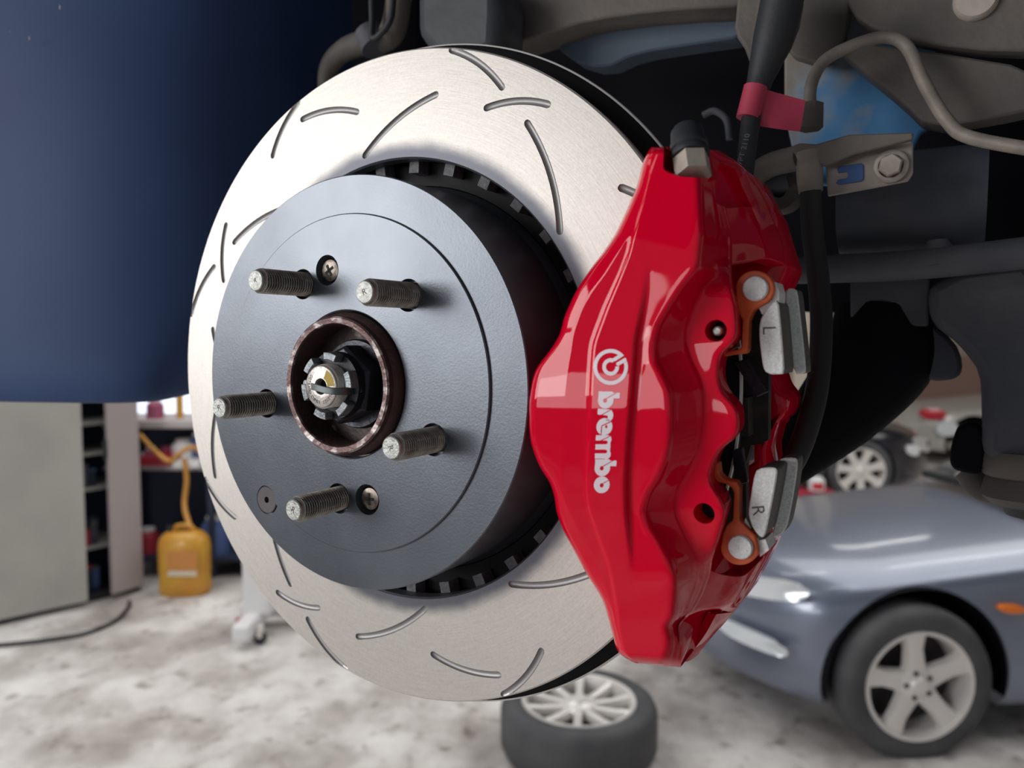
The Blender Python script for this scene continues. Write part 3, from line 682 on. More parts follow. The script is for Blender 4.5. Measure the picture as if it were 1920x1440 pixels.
def letter_m(x, y, cx, cy):
    H_ = 44; top = circ(x, y, cx+21, cy+8, 8.5, 8) < 1 or circ(x, y, cx+21, cy+36, 8.5, 9) < 1 or (cx+16 < x < cx+28 and cy+2 < y < cy+36)
    legs = cx < x < cx+22 and ((cy < y < cy+10) or (cy+17 < y < cy+27) or (cy+34 < y < cy+H_))
    notch = circ(x, y, cx+19, cy+13.5, 3.6, 3.4) < 1 or circ(x, y, cx+19, cy+30.5, 3.6, 3.4) < 1 or (x < cx+19 and (cy+10 < y < cy+17 or cy+27 < y < cy+34))
    return (top or legs) and not notch and seg_d(x, y, cx+10, cy+10, cx+28, cy+1) > .8
def raster(test, x0, y0, x1_, y1_, st, name):
    idx = {}; V = []; Fc = []
    nx = int((x1_-x0)/st); ny = int((y1_-y0)/st)
    def vid(i, j):
        if (i, j) not in idx:
            px, py = x0+i*st, y0+j*st; a = surf_a(px, py)+.12; idx[(i, j)] = len(V); V.append(U(px, ytwist(px, py), a))
        return idx[(i, j)]
    for j in range(ny):
        for i in range(nx):
            if test(x0+(i+.5)*st, y0+(j+.5)*st): Fc.append((vid(i, j), vid(i+1, j), vid(i+1, j+1), vid(i, j+1)))
    return mk(name, V, Fc, M['logo'], body, root=cal)
raster(lambda x, y: emblem((x-1145)*1.02, (y-688)*.98), 1111, 653, 1179, 723, .5, 'emblem')
# the word leans: x shifts left by ~9 px over its length
def sk(f, cx, cy):
    return lambda x, y: f(x+(y-735)*.05, y, cx, cy)
LET = [(letter_b, 1136.5, 750, 'letter_b'), (letter_r, 1122.5, 766, 'letter_r'), (letter_e, 1136.5, 800, 'letter_e'), (letter_m, 1121.5, 816, 'letter_m'), (letter_b, 1136.5, 877, 'letter_b'), (letter_o, 1137.0, 909, 'letter_o')]
for f, cx, cy, nm in LET:
    y0 = cy-18 if f not in (letter_r, letter_m) else cy-1
    y1 = y0+36 if f not in (letter_m, letter_r) else y0+(46 if f is letter_m else 26)
    raster(sk(f, cx, cy), 1105, y0, 1172, y1, .5, nm)
#==PADS==
# ------------------------------------------------------------------ pads
def ell(cx, cy, rx, ry, t0, t1, n): return [(cx+rx*math.cos(math.radians(t)), cy+ry*math.sin(math.radians(t))) for t in np.linspace(t0, t1, n)]
pad = thing('brake_pad', 'outer brake pad with orange eared backing plate and silver end blocks', 'brake pad', origin=U(1400, 780, -30))
def plate(name, px, a0, a1, m, parent, lab=None, bw=.0006, smooth=True):
    am = max(a0, a1); poly = [U(x, y, am)[:2] for x, y in px]
    o = mk(name, *prism(poly, min(a0, a1), am), m, parent, smooth=False, label=lab); bev(o, bw, 2, 30)
    return o
up = ell(1415, 541, 36, 34, -190, 48, 22)+[(1412,582),(1404,600),(1402,655),(1398,663),(1370,666),(1357,669),(1357,660),(1385,655),(1390,650),(1392,600),(1384,585),(1380,560)]
plate('backing_ear', up, -27, -21, M['orange'], pad, 'orange upper pad ear')
dn = ell(1387, 1027, 36, 33, 15, 200, 20)+[(1355,1000),(1362,985),(1374,975),(1376,925),(1372,915),(1362,908),(1345,904),(1337,893),(1338,868),(1346,868),(1348,888),(1357,898),(1370,902),(1380,903),(1386,915),(1386,975),(1400,990),(1415,1005)]
plate('backing_ear', dn, -27, -21, M['orange'], pad, 'orange lower pad ear')
mk('backing_plate', *prism([U(x, y, -28)[:2] for x, y in [(1340,560),(1374,560),(1382,650),(1352,665),(1352,740),(1345,830),(1338,870),(1340,1000),(1290,1040),(1290,560)]], -33, -28), M['brown_plate'], pad, smooth=False)
for k, (x, y, nm) in enumerate([(1415, 541, 'upper'), (1387, 1027, 'lower')]):
    c = U(x, y, -19)
    t = thing('pad_pin', 'silver round-headed pin through the %s orange pad ear' % nm, 'pin', origin=(c[0], c[1], -24), group='pad pins')
    mk('pin_head', *lathe([(4.7, -24), (4.8, -19.6), (4.4, -19), (1.2, -18.8), (0, -19.2)], 32, c[:2]), M['castal'], t)
def block(face, a_face, depth, nm, parent, m=None):
    P_ = smooth_poly(face, 1)
    poly = [U(x, y, a_face)[:2] for x, y in P_]
    V, Fc = prism(poly, a_face-depth, a_face, .5); n = len(poly)
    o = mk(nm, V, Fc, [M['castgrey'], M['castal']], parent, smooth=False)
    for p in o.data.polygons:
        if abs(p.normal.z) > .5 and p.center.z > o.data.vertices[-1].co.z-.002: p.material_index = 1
    return o
f1 = [(1459,560),(1443,572),(1428,592),(1423,612),(1424,640),(1429,680),(1433,696),(1444,702),(1458,702),(1471,701),(1468,660),(1464,610)]
b1o = block(f1, -22, 19, 'end_block', pad)
mk('block_shoulder', *prism([U(x, y, -25)[:2] for x, y in [(1430,590),(1423,575),(1440,560),(1450,528),(1456,530),(1462,548),(1461,566),(1446,578)]], -36, -24), M['castal'], pad, smooth=False)
f2 = [(1420,879),(1448,876),(1457,880),(1457,890),(1450,930),(1441,975),(1434,1006),(1426,1009),(1412,993),(1403,968),(1404,950),(1410,915),(1414,892)]
b2o = block(f2, -22, 20, 'end_block', pad)
mk('block_shoulder', *prism([U(x, y, -25)[:2] for x, y in [(1399,970),(1410,992),(1424,1012),(1436,1010),(1443,1030),(1426,1043),(1424,1020),(1412,1000),(1396,984)]], -37, -24), M['castal'], pad, smooth=False)
def engrave(ch, px, py, a, size, rotdeg, parent, root, zz=.02):
    c = U(px, py, a); v, f = text_mesh(ch, size, .03); t = math.radians(rotdeg); ct, st_ = math.cos(t), math.sin(t)
    return mk('stamped_letter', [(c[0]+x*ct-y*st_, c[1]+x*st_+y*ct, a+zz+z) for x, y, z in v], f, M['castgrey'], parent, root=root, smooth=False)
engrave('L', 1441, 619, -22, 7, -90, b1o, pad); engrave('R', 1421, 957, -22, 7, -80, b2o, pad)
pad2 = thing('brake_pad', 'inner brake pad showing behind the outer one, grey end blocks', 'brake pad', origin=U(1420, 780, -60))
g1 = [(1474,541),(1490,541),(1495,547),(1499,580),(1506,640),(1511,690),(1510,701),(1488,702),(1478,640),(1470,560)]
block(g1, -42, 12, 'end_block', pad2)
g2 = [(1459,866),(1465,859),(1490,858),(1496,864),(1494,890),(1484,950),(1474,995),(1456,1008),(1446,1008),(1458,960),(1468,900)]
block(g2, -42, 12, 'end_block', pad2)
mk('backing_plate', *prism([U(x, y, -66)[:2] for x, y in [(1352,560),(1458,548),(1460,600),(1440,660),(1441,700),(1440,825),(1428,832),(1408,835),(1398,870),(1400,1000),(1352,1000)]], -72, -66), M['padmat'], pad2, smooth=False)
mk('friction_block', *prism([U(x, y, -62)[:2] for x, y in [(1366,742),(1408,744),(1410,815),(1368,818),(1340,850),(1340,720)]], -66, -56), M['padmat'], pad2, smooth=False)
plate('wear_spring', [(1372,845),(1392,838),(1402,905),(1378,912)], -50, -47, M['grease'], pad2)
plate('wear_spring', [(1376,680),(1400,672),(1440,735),(1418,745)], -50, -47, M['grease'], pad2)
#==WELL==
# ------------------------------------------------------------------ lifted car: body in the wheel arch (hub frame)
car = thing('lifted_car_body', 'underside and arch of the lifted blue car round the disc', 'car', origin=U(1500, 100, -260))
def gsheet(name, rws, m, parent, n=6, lab=None):
    R1 = [catmull([U(*p) for p in r], n) for r in rws]; rr = [list(r) for r in zip(*[catmull(c, 6) for c in zip(*R1)])]
    return mk(name, *grid(rr), m, parent, label=lab)
gsheet('fender_panel', [[(-160,-160,-40),(60,-160,-70),(250,-160,-105),(420,-160,-150),(560,-160,-215),(660,-160,-300)],
                        [(-160,200,-40),(60,200,-66),(250,200,-100),(420,200,-148),(560,200,-215),(660,200,-300)],
                        [(-160,560,-40),(60,560,-66),(250,560,-100),(420,560,-150),(560,560,-220),(660,560,-300)],
                        [(-160,736,-42),(60,740,-68),(250,741,-102),(350,729,-140),(500,690,-220),(640,640,-300)],
                        [(-160,742,-60),(60,746,-86),(250,745,-122),(350,732,-160),(500,693,-238),(640,643,-310)]], M['navy'], car, lab='dark navy painted body panel')
for k, (x, y, rx, ry) in enumerate([(18, 60, 6, 5), (56, 72, 3, 7), (113, 14, 3, 8)]):
    a = -62; c = U(x, y, a)
    mk('dirt_spot', *prism([(c[0]+rx*.24*math.cos(t), c[1]+ry*.24*math.sin(t)) for t in np.linspace(0, 2*PI, 12)[:-1]], a, a+.4), M['dirt'], car, smooth=False)
V1 = [(u, v, a) for u in (-1500, 1500) for v in (430, 700) for a in (-360, -20)]; V2 = [(u, v, a) for u in (-700, 1500) for v in (270, 700) for a in (-1500, -360)]
bf = [(0, 1, 3, 2), (4, 6, 7, 5), (0, 4, 5, 1), (2, 3, 7, 6), (0, 2, 6, 4), (1, 5, 7, 3)]
o = mk('body_light_blocker', *merge([(V1, bf), (V2, bf)]), M['navy'], car, smooth=False, label='unseen navy body box above the arch, added to block overhead light'); bev(o, .03, 3)  # out-of-view body box added to block the overhead light
# backing of the arch
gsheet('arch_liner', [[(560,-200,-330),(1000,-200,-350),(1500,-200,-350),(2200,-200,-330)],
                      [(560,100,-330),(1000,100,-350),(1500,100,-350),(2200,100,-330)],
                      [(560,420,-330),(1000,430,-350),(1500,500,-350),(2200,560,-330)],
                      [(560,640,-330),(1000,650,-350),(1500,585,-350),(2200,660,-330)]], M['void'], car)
def pplate(name, px, a, th, m, parent, bw=.0015, lab=None, it=1):
    P_ = smooth_poly(px, it) if it else px
    poly = [U(x, y, a)[:2] for x, y in P_]
    o = mk(name, *prism(poly, a-th, a), m, parent, smooth=False, label=lab); bev(o, bw, 2, 25); o.data.shade_smooth(); sharp(o.data, 35)
    return o
def body_blue():
    m = mat('grimy_blue_body', (92, 86, 82), .65, .05, bump=.5, bscale=120); N, L = nodes(m); b = N['Principled BSDF']
    tc = N.new('ShaderNodeTexCoord'); n = N.new('ShaderNodeTexNoise'); n.inputs['Scale'].default_value = 16; n.inputs['Detail'].default_value = 4; L.new(tc.outputs['Object'], n.inputs['Vector'])
    r = N.new('ShaderNodeValToRGB'); e = r.color_ramp.elements; e[0].position = .44; e[0].color = hexc(128, 120, 112); e[1].position = .60; e[1].color = hexc(70, 128, 178)
    x = e.new(.53); x.color = hexc(128, 140, 150); L.new(n.outputs[0], r.inputs[0]); L.new(r.outputs[0], b.inputs['Base Color']); return m
M['bluebody'] = body_blue()
pplate('inner_panel', [(1470,-60),(1760,-60),(1745,240),(1720,250),(1700,330),(1560,360),(1470,300)], -225, 8, M['bluebody'], car, lab='blue inner body panel under grime')
pplate('sill_rail', [(1560,75),(1700,88),(1960,130),(1960,200),(1860,222),(1740,240),(1690,190),(1600,118)], -196, 20, M['grime'], car)
pplate('sill_skin', [(1580,-60),(1980,-60),(1980,98),(1800,92),(1650,62),(1590,20)], -190, 14, M['grime'], car)
c = U(1830, -2, -188); mk('drain_plug', *lathe([(0, -186), (9, -186), (10.5, -188), (10.5, -192)], 32, c[:2]), M['zincb'], car)
pplate('arch_flange', [(1480,-60),(1600,-60),(1590,60),(1560,110),(1540,122),(1470,100),(1460,30)], -205, 10, M['grime'], car)
pplate('subframe_rail', [(940,-60),(1420,-60),(1420,10),(1250,18),(1100,38),(1040,58),(1000,70),(940,90)], -190, 30, M['grime'], car)
pplate('subframe_web', [(1030,58),(1150,28),(1300,14),(1400,12),(1405,68),(1290,84),(1190,100),(1130,130),(1060,110)], -215, 20, mat('bluegrey_paint', (66, 82, 98), .6), car)
pplate('suspension_tower', [(776,-60),(935,-60),(932,60),(925,110),(780,110)], -150, 40, mat('dusty_damper', (78, 80, 84), .6, .1, (56, 58, 62), 20, bump=.3, bscale=150), car, .012)
# bushing, arms and hanging parts
c1, c2 = U(1580, 380, -235), U(1850, 360, -235)
mk('mount_drum', *tube([(c1[0], c1[1]-3, c1[2]), (c2[0], c2[1]-3, c2[2])], 30, 40, smooth=False), M['grimed'], car)
arm = thing('trailing_arm', 'long dark grimy steel arm running right behind the hose', 'suspension arm', origin=U(1560, 505, -215))
mk('arm_bar', *tube([U(1440, 508, -218), U(1560, 504, -214), U(1720, 496, -208), U(1980, 468, -200)], 8.5, 16), M['grimed'], arm)
mk('arm_knuckle', *tube([U(1760, 500, -212), U(1758, 450, -212)], [14, 7, 5], 16, smooth=False), M['grimed'], arm)
lk = thing('lower_link', 'black lower suspension link slanting down behind the silver pad blocks', 'suspension arm', origin=U(1600, 720, -250))
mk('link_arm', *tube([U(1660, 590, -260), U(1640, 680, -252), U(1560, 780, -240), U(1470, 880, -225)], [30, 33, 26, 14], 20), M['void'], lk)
kn = thing('knuckle_bracket', 'dark grey knuckle bracket with a square plate below the trailing arm', 'bracket', origin=U(1750, 560, -240))
pplate('square_plate', [(1594,520),(1594,610),(1740,612),(1745,520)], -232, 8, M['grimed'], kn, it=0)
pplate('knuckle_casting', [(1735,515),(1990,480),(1990,880),(1842,880),(1842,760),(1838,700),(1810,660),(1780,630),(1745,612)], -222, 26, M['grimed'], kn, .006)
pplate('clevis', [(1668,605),(1690,690),(1740,716),(1800,712),(1806,680),(1790,640),(1740,600)], -245, 12, M['grimed'], kn, .004)
bj = thing('ball_joint', 'grey stepped ball joint housing at the right edge under the knuckle', 'ball joint', origin=U(1900, 890, -225))
bc = np.array(U(1935, 890, -240))
mk('joint_collar', *along(bc+np.array([0, 14, 0]), (0, -1, 0), [(0, 0), (24, 0), (25.5, 3), (26, 9), (24, 14), (22, 15), (23, 16), (25.5, 26), (20, 31), (0, 32)], 40), M['grime'], bj)
mk('joint_boot', *along(bc+np.array([4, -17, 0]), (0, -1, 0), [(0, 0), (20, 0), (17, 6), (8, 9), (0, 9)], 32), M['rubber'], bj)
mk('joint_arm', *tube([U(1820, 880, -262), U(1850, 915, -258), U(1930, 925, -250)], [10, 9, 8], 14), M['grime'], bj)
bm_ = thing('bump_stop', 'black rubber bump stop hanging left of the ball joint', 'bump stop', origin=U(1815, 850, -230))
pplate('rubber_block', [(1800,792),(1848,795),(1846,892),(1810,888),(1780,878),(1782,838)], -230, 20, M['void'], bm_, .003, it=1)
# hose bracket, brake pipe and hose
br = thing('hose_bracket', 'folded zinc bracket holding the brake pipe union, bolted on the blue body', 'bracket', origin=U(1600, 300, -165))
pl = pplate('bracket_plate', [(1548,310),(1600,290),(1706,262),(1712,268),(1712,325),(1702,340),(1640,352),(1552,368)], -168, 2.2, M['zincb'], br, .0008, it=0)
pplate('slot_opening', [(1570,318),(1574,312),(1614,306),(1619,309),(1619,335),(1614,340),(1572,346),(1568,343),(1572,337),(1588,334),(1591,328),(1588,322),(1572,324)], -166.8, 2.5, mat('blue_seen_through_slot', (52, 92, 150), .5), br, .0002, it=0)
pplate('bracket_fold', [(1475,277),(1500,268),(1530,270),(1592,252),(1712,248),(1712,262),(1600,290),(1548,312),(1500,295)], -156, 3, M['grime'], br, .0008, it=0)
bc = U(1671, 313, -166)
bo = mk('bracket_bolt', *lathe([(8.2, -166), (8.4, -163.6), (7.6, -163), (6, -163)], 32, bc[:2]), M['zincb'], br)
mk('bolt_head', *prism([(bc[0]+5.9*math.cos(t), bc[1]+5.9*math.sin(t)) for t in np.arange(6)*PI/3+.3], -164, -159.5, .6), M['zincb'], bo, root=br, smooth=False)
pp = thing('brake_pipe', 'bent dusty steel brake pipe arching over the blue inner panel', 'brake pipe', origin=U(1520, 200, -170))
mk('pipe_run', *tube([U(1519, 215, -162), U(1521, 160, -166), U(1545, 115, -170), U(1600, 85, -174), U(1660, 70, -176), U(1700, 88, -174), U(1735, 160, -170), U(1775, 225, -166), U(1820, 258, -162), U(1980, 288, -150)], 3.3, 14), M['pipe'], pp)
mk('pipe_union', *tube([U(1519, 242, -160), U(1520, 196, -161)], 6.6, 6, smooth=False), M['grime'], pp, smooth=False)
hs = thing('brake_hose', 'dark rubber brake hose hanging from the bracket down behind the caliper', 'brake hose', origin=U(1520, 400, -140))
mk('hose_run', *tube([U(1519, 350, -160), U(1523, 430, -158), U(1536, 540, -150), U(1540, 620, -140), U(1533, 720, -128), U(1514, 800, -116), U(1490, 860, -108), U(1462, 900, -104)], 5.6, 16), M['hose'], hs)
mk('hose_end_fitting', *tube([U(1517, 285, -160), U(1518, 300, -160), U(1518, 325, -160), U(1520, 360, -160)], [7.0, 6.2, 6.8, 6.8, 6.2], 18), M['pipe'], hs)
wr = thing('sensor_cable', 'black sensor cable with red tape rising behind the bleed screw', 'cable', origin=U(1410, 200, -120))
mk('cable_run', *tube([U(1396, 330, -112), U(1402, 270, -116), U(1412, 200, -124), U(1425, 150, -128), U(1450, 70, -130), U(1480, -60, -130)], [4.4, 4.6, 5, 6.5, 10, 11], 16), M['rubber'], wr)
mk('red_sleeve', *tube([U(1402, 222, -120.5), U(1409, 195, -121.5), U(1417, 163, -122.5)], 5.9, 16), M['tape'], wr)
gsheet('red_tape_tag', [[(1420,162,-122),(1450,172,-126),(1510,188,-134)], [(1418,200,-122),(1455,212,-126),(1506,215,-134)], [(1414,235,-122),(1460,242,-126),(1500,247,-134)]], M['tape'], wr)
v, f = text_mesh('VPT 2110', 4.2, .03); P0 = np.array(U(1399, 262, -108)); P1 = np.array(U(1389, 300, -106)); dd = (P0-P1)/np.linalg.norm(P0-P1); nrm = np.array([-dd[1], dd[0], 0]); nrm /= np.linalg.norm(nrm)
cpos = (np.array(U(1394, 281, -107.5)))
mk('printed_text', [tuple(cpos+dd*x+nrm*y*.9) for x, y, z in v], f, mat('cable_print', (150, 150, 150), .6), wr, smooth=False)
ca = thing('abs_bracket', 'cast grey bracket beside the sensor cable at the top', 'bracket', origin=U(1400, 60, -170))
pplate('bracket_casting', [(1385,-60),(1500,-60),(1500,20),(1470,100),(1430,140),(1408,150),(1402,100),(1375,60),(1380,20)], -160, 12, M['grime'], ca, .004)
rd = thing('toe_link', 'grimy steel link running left from the hose bracket behind the caliper', 'suspension arm', origin=U(1440, 320, -180))
mk('link_rod', *tube([U(1395, 345, -190), U(1440, 312, -184), U(1500, 295, -176)], 7, 14), M['grime'], rd)
mk('link_plate', *tube([U(1420, 350, -205), U(1490, 330, -200)], 13, 18, smooth=False), M['grimed'], rd)
mk('link_end', *along(U(1470, 365, -205), (0, 0, 1), [(4, 0), (4, 14), (11, 14), (12, 12), (12, 0)], 24), M['grime'], rd)
h2 = thing('breather_hose', 'brown ribbed hose behind the top left of the disc', 'hose', origin=U(680, 80, -190))
mk('hose_run', *tube([U(608, 200, -215), U(616, 130, -215), U(645, 95, -210), U(690, 78, -205), U(735, 60, -200), U(752, -40, -195)], [6, 8, 9, 10, 10, 10], 16), M['grime'], h2)
mk('hose_clip', *tube([U(692, 60, -196), U(706, 90, -196)], 12, 18, smooth=False), M['grimed'], h2)
c2_ = thing('black_cable', 'thin black cable looping above the top left of the disc', 'cable', origin=U(720, 40, -180))
mk('cable_run', *tube([U(738, -60, -180), U(736, 10, -180), U(728, 45, -180), U(700, 72, -180), U(698, 30, -182), U(696, -60, -182)], 2.6, 10), M['rubber'], c2_)
ds = thing('dust_shield_pipe', 'small curved grey pipe in the dark arch above the caliper', 'pipe', origin=U(1340, 230, -210))
mk('pipe_run', *tube([U(1318, 216, -210), U(1340, 208, -210), U(1362, 225, -210), U(1368, 262, -210)], 2.2, 10), M['grimed'], ds)
#==BACKGROUND==
# ------------------------------------------------------------------ wheels and cars in the background
def wheel_parts(parent, R=.31, rr=.215, wd=.2, spokes=5, twin=False, cx=(0, 0, 0), rot=None, phase=0., lug=True, hubc=True, sub=True, hw=.04):
    """axis = local z, outer face z=0; rot: Matrix 3x3 placing it"""
    Rm = rot or Matrix.Identity(3); off = Vector(cx)
    def put(V): return [tuple(Rm@Vector(v)+off) for v in V]
    V, Fc = lathe([(rr-.01, -.01), (rr+.004, .0), (rr+.03, .006), (R-.035, .004), (R-.012, -.012), (R, -.04), (R, -wd+.04), (R-.02, -wd), (rr, -wd), (rr-.01, -.01)], 64)
    lo, Fl = lathe([(rr, -.012), (rr-.004, .002), (rr-.018, .0), (rr-.03, -.05), (rr-.035, -.14)], 64)
    rim = mk('wheel_rim', put(lo), Fl, M['alloy'], parent)
    mk('tyre', put(V), Fc, M['tyre'], rim if sub else parent, root=parent)
    grooves = []
    mk('brake_backing', put(cyl((0, 0), rr-.03, -.13, -.12, 40)[0]), cyl((0, 0), rr-.03, -.13, -.12, 40)[1], M['alloyd'], rim, root=parent)
    n = spokes
    for k in range(n):
        t = 2*PI*k/n+phase; c, s = math.cos(t), math.sin(t)
        offs = (-.1, .1) if twin else (0,)
        for o_ in offs:
            h0, h1, h2 = (hw*1.15, hw, hw*1.1) if not twin else (.012, .010, .012)
            rows_ = []
            for r, h, z in ((.03, h0*1.3, -.022), (.09, h0, -.02), (.15, h1, -.018), (rr-.008, h2*1.25, -.006)):
                tt = t+o_*(r/rr)*1.0; c, s = math.cos(tt), math.sin(tt)
                rows_.append([(r*c-q*s, r*s+q*c, z+dz) for q, dz in ((-h, -.03), (-h*.8, -.002), (0, .004), (h*.8, -.002), (h, -.03))])
            V, Fc = grid(rows_); mk('spoke', put(V), Fc, M['alloy'], rim, root=parent)
    V, Fc = lathe([(.075, -.03), (.068, -.016), (.045, -.012), (.034, -.004), (.03, .004), (0, .006)], 32); mk('hub_cap', put(V), Fc, M['alloy'], rim, root=parent)
    if lug:
        for k in range(5):
            t = 2*PI*k/5+.6; V, Fc = lathe([(.010, -.016), (.010, -.008), (0, -.006)], 8, (.054*math.cos(t), .054*math.sin(t))); mk('lug_nut', put(V), Fc, M['alloyd'], rim, root=parent)
    return rim
def car_body(root, L_, Wd, m, flip=1, wheelx=.80, R=.31, archR=.36, lamps=True, zs=1.0):
    """local frame: x from nose backwards, y away from the camera, z up; flip mirrors x"""
    xs = [0, .02, .06, .14, .26, .42, .6, .8, 1.0, 1.2, 1.4, 1.6, 1.8, 2.0, 2.3, 2.6, L_]
    rows_ = []
    for x in xs:
        ns = max(0, 1-x/.62); side = .60*ns**2.2+.02                      # plan rounding of the nose
        top = np.interp(x, [0, .1, .3, .6, 1.0, 1.5, 2.0, 9], [.54, .64, .71, .76, .80, .85, .90, .93])*zs
        shoulder = top-.07
        bot = np.interp(x, [0, .1, .5, 9], [.26, .22, .17, .19])
        half = Wd/2
        prof_ = [(side+.04, bot), (side+.012, bot+.05), (side, bot+.16), (side+.0, .42*zs), (side+.004, .55*zs if x > .3 else min(.5, top-.05)), (side+.03, shoulder-.03), (side+.09, shoulder+.02), (side+.22, top-.015), (side*.6+.45*half+.1, top+.015), (half, top+.03)]
        prof_ = [(min(y, half-.01*(10-i)), z) for i, (y, z) in enumerate(prof_)]; prof_[-1] = (half, top+.03)
        mir = [(Wd-y, z) for y, z in prof_[-2::-1]]
        rows_.append([(flip*x, y, z) for y, z in prof_+mir])
    # refine
    cols = list(zip(*rows_)); C2 = [catmull(c, 3) for c in cols]; rr = [catmull(r, 3) for r in zip(*C2)]
    V, Fc = grid(rr, True); nc_ = len(rr[0]); Fc += [tuple(range(nc_)), tuple(range(len(V)-nc_, len(V)))[::-1]]
    o = mk('car_shell', V, Fc, m, root, angle=35)
    Vc, Fcc = lathe([(0, -.2), (archR, -.2), (archR, .42), (0, .42)], 56)
    Vc = [(flip*(wheelx)+v[0], v[2], v[1]+R-.01) for v in Vc]
    boolean(o, meshdata(Vc, Fcc, 1.0), 35)
    Vl, Fl = lathe([(0, .40), (archR-.004, .40), (archR-.004, .03)], 40, a0=math.radians(-12), a1=math.radians(192))
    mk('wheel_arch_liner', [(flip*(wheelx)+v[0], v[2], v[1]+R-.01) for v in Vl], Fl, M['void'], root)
    return o
rotw = Matrix(((1, 0, 0), (0, 0, -1), (0, 1, 0)))      # wheel axis z -> -y (towards the camera)
wc = F(1703, 1404); nose = W(1362, 1100, 3.5)
YW = wc.y
cs = thing('silver_coupe', 'blue-silver coupe with five-spoke alloy wheel, nose pointing left', 'car', world=(.90, YW-.10, 0), rot=(0, 0, math.radians(4)))
car_body(cs, 3.0, 1.68, M['carsilver'], 1, wheelx=.80, archR=.395)
rim1 = wheel_parts(cs, .325, .235, .2, 5, cx=(.775, -.03, .303), rot=rotw, phase=math.radians(90+6))
def lamp(name, root, pts, m, thick=.02, lab=None):
    P_ = smooth_poly(pts, 2); c = P_.mean(0)
    n = len(P_); V = [tuple(p) for p in P_]+[tuple(p+np.array([0, thick, 0])) for p in P_]+[tuple(c+np.array([0, -.008, 0]))]
    Fc = [(i, (i+1) % n, n+(i+1) % n, n+i) for i in range(n)]+[(i, (i+1) % n, 2*n) for i in range(n)]
    return mk(name, V, Fc, m, root, label=lab)
lamp('side_marker', cs, [(1.13, .0, .625), (1.24, .0, .618), (1.24, .0, .585), (1.13, .0, .592)], M['amber'], .05, 'amber side marker')
lamp('headlamp', cs, [(.06, .34, .66), (.28, .10, .705), (.36, .075, .68), (.30, .08, .62), (.08, .31, .60)], M['lens'], .06, 'clear headlamp')
lamp('bumper_lamp', cs, [(.04, .36, .47), (.24, .09, .45), (.27, .075, .405), (.22, .11, .385), (.06, .31, .41)], M['lens'], .06, 'clear bumper lamp')
# windscreen and cowl of the coupe
V, Fc = grid([[(1.62, .45, .93), (1.60, .84, .95), (1.62, 1.3, .93)], [(1.9, .30, 1.06), (1.88, .84, 1.10), (1.9, 1.38, 1.06)], [(2.4, .34, 1.25), (2.4, .84, 1.3), (2.4, 1.34, 1.25)]])
mk('windscreen', V, Fc, M['glass'], cs)
mk('windscreen_seal', *tube([(2.4, .33, 1.25), (1.9, .29, 1.06), (1.62, .44, .93), (1.60, .84, .95), (1.62, 1.32, .93)], .022, 8), M['trim'], cs)
for k in range(2): mk('wiper', *tube([(1.66, .75+.35*k, .96), (1.78, .45+.35*k, 1.03)], .012, 6, smooth=False), M['zincb'], cs)
cb_ = thing('black_car', 'black car with silver seven-spoke wheel parked behind, nose pointing right', 'car', world=(W(1782, 900, 7.9).x, 7.85, 0), rot=(0, 0, math.radians(-6)))
car_body(cb_, 3.2, 1.68, M['carblack'], -1, wheelx=.92)
wheel_parts(cb_, .33, .25, .2, 7, cx=(-.92, -.02, .31), rot=rotw, phase=.3, lug=False)
lamp('headlamp', cb_, [(-.04, .5, .60), (-.34, .12, .68), (-.36, .10, .56), (-.14, .26, .47), (-.03, .5, .50)], M['lens'], .05, 'clear headlamp')
lamp('fog_lamp', cb_, [(-.30, .08, .58), (-.46, .02, .60), (-.46, .02, .50), (-.32, .06, .46)], M['lens'], .05)
# pale car further back with a red lamp
pc = W(1700, 800, 10.2)
cw = thing('pale_car', 'pale hatchback with a red lamp behind the black car', 'car', world=(pc.x, 10.0, 0), rot=(0, 0, 0))
car_body(cw, 2.2, 1.6, M['carwhite'], 1, wheelx=.8)
for v in bpy.data.objects['car_shell.002'].data.vertices: v.co.z *= 1.02
lamp('tail_lamp', cw, [(.40, -.01, .76), (.16, .16, .76), (.16, .16, .62), (.40, -.01, .62)], M['redlens'], .05, 'red lamp')
lamp('round_lamp', cw, [(.32, .04, .60), (.32, .04, .40), (.56, -.02, .40), (.56, -.02, .60)], M['lens'], .05)
# tan cover and brown partition
a = W(1590, 800, 12.2); b = W(1705, 800, 12.2)
mkb = thing('covered_trolley', 'tan covered load standing behind the black car', 'trolley', world=((a.x+b.x)/2, 12.3, 0))
o = mk('cover', *box(((a.x+b.x)/2-.2, 12.3, .40), (b.x-a.x+.3, .5, .62)), M['tan'], mkb, smooth=False); bev(o, .08, 3)
for sx in (-1, 1): mk('leg', *tube([((a.x+b.x)/2-.2+sx*.3, 12.3, 0), ((a.x+b.x)/2-.2+sx*.3, 12.3, .2)], .03, 8, smooth=False), M['trim'], mkb)
a = W(1640, 766, 12.9); b = W(1870, 690, 12.9)
pn = thing('partition_panel', 'pinkish brown panel on posts along the far back wall', 'panel', world=((a.x+b.x)/2, 12.9, 0))
o = mk('panel_board', *box(((a.x+b.x)/2+.3, 12.95, (a.z+b.z)/2+.1), (b.x-a.x+1.6, .12, b.z-a.z+.2)), M['brownp'], pn, smooth=False)
for x in (a.x-.4, b.x+.9): mk('post', *tube([(x, 13.05, 0), (x, 13.05, a.z+.3)], .05, 10, smooth=False), M['brownp'], pn)
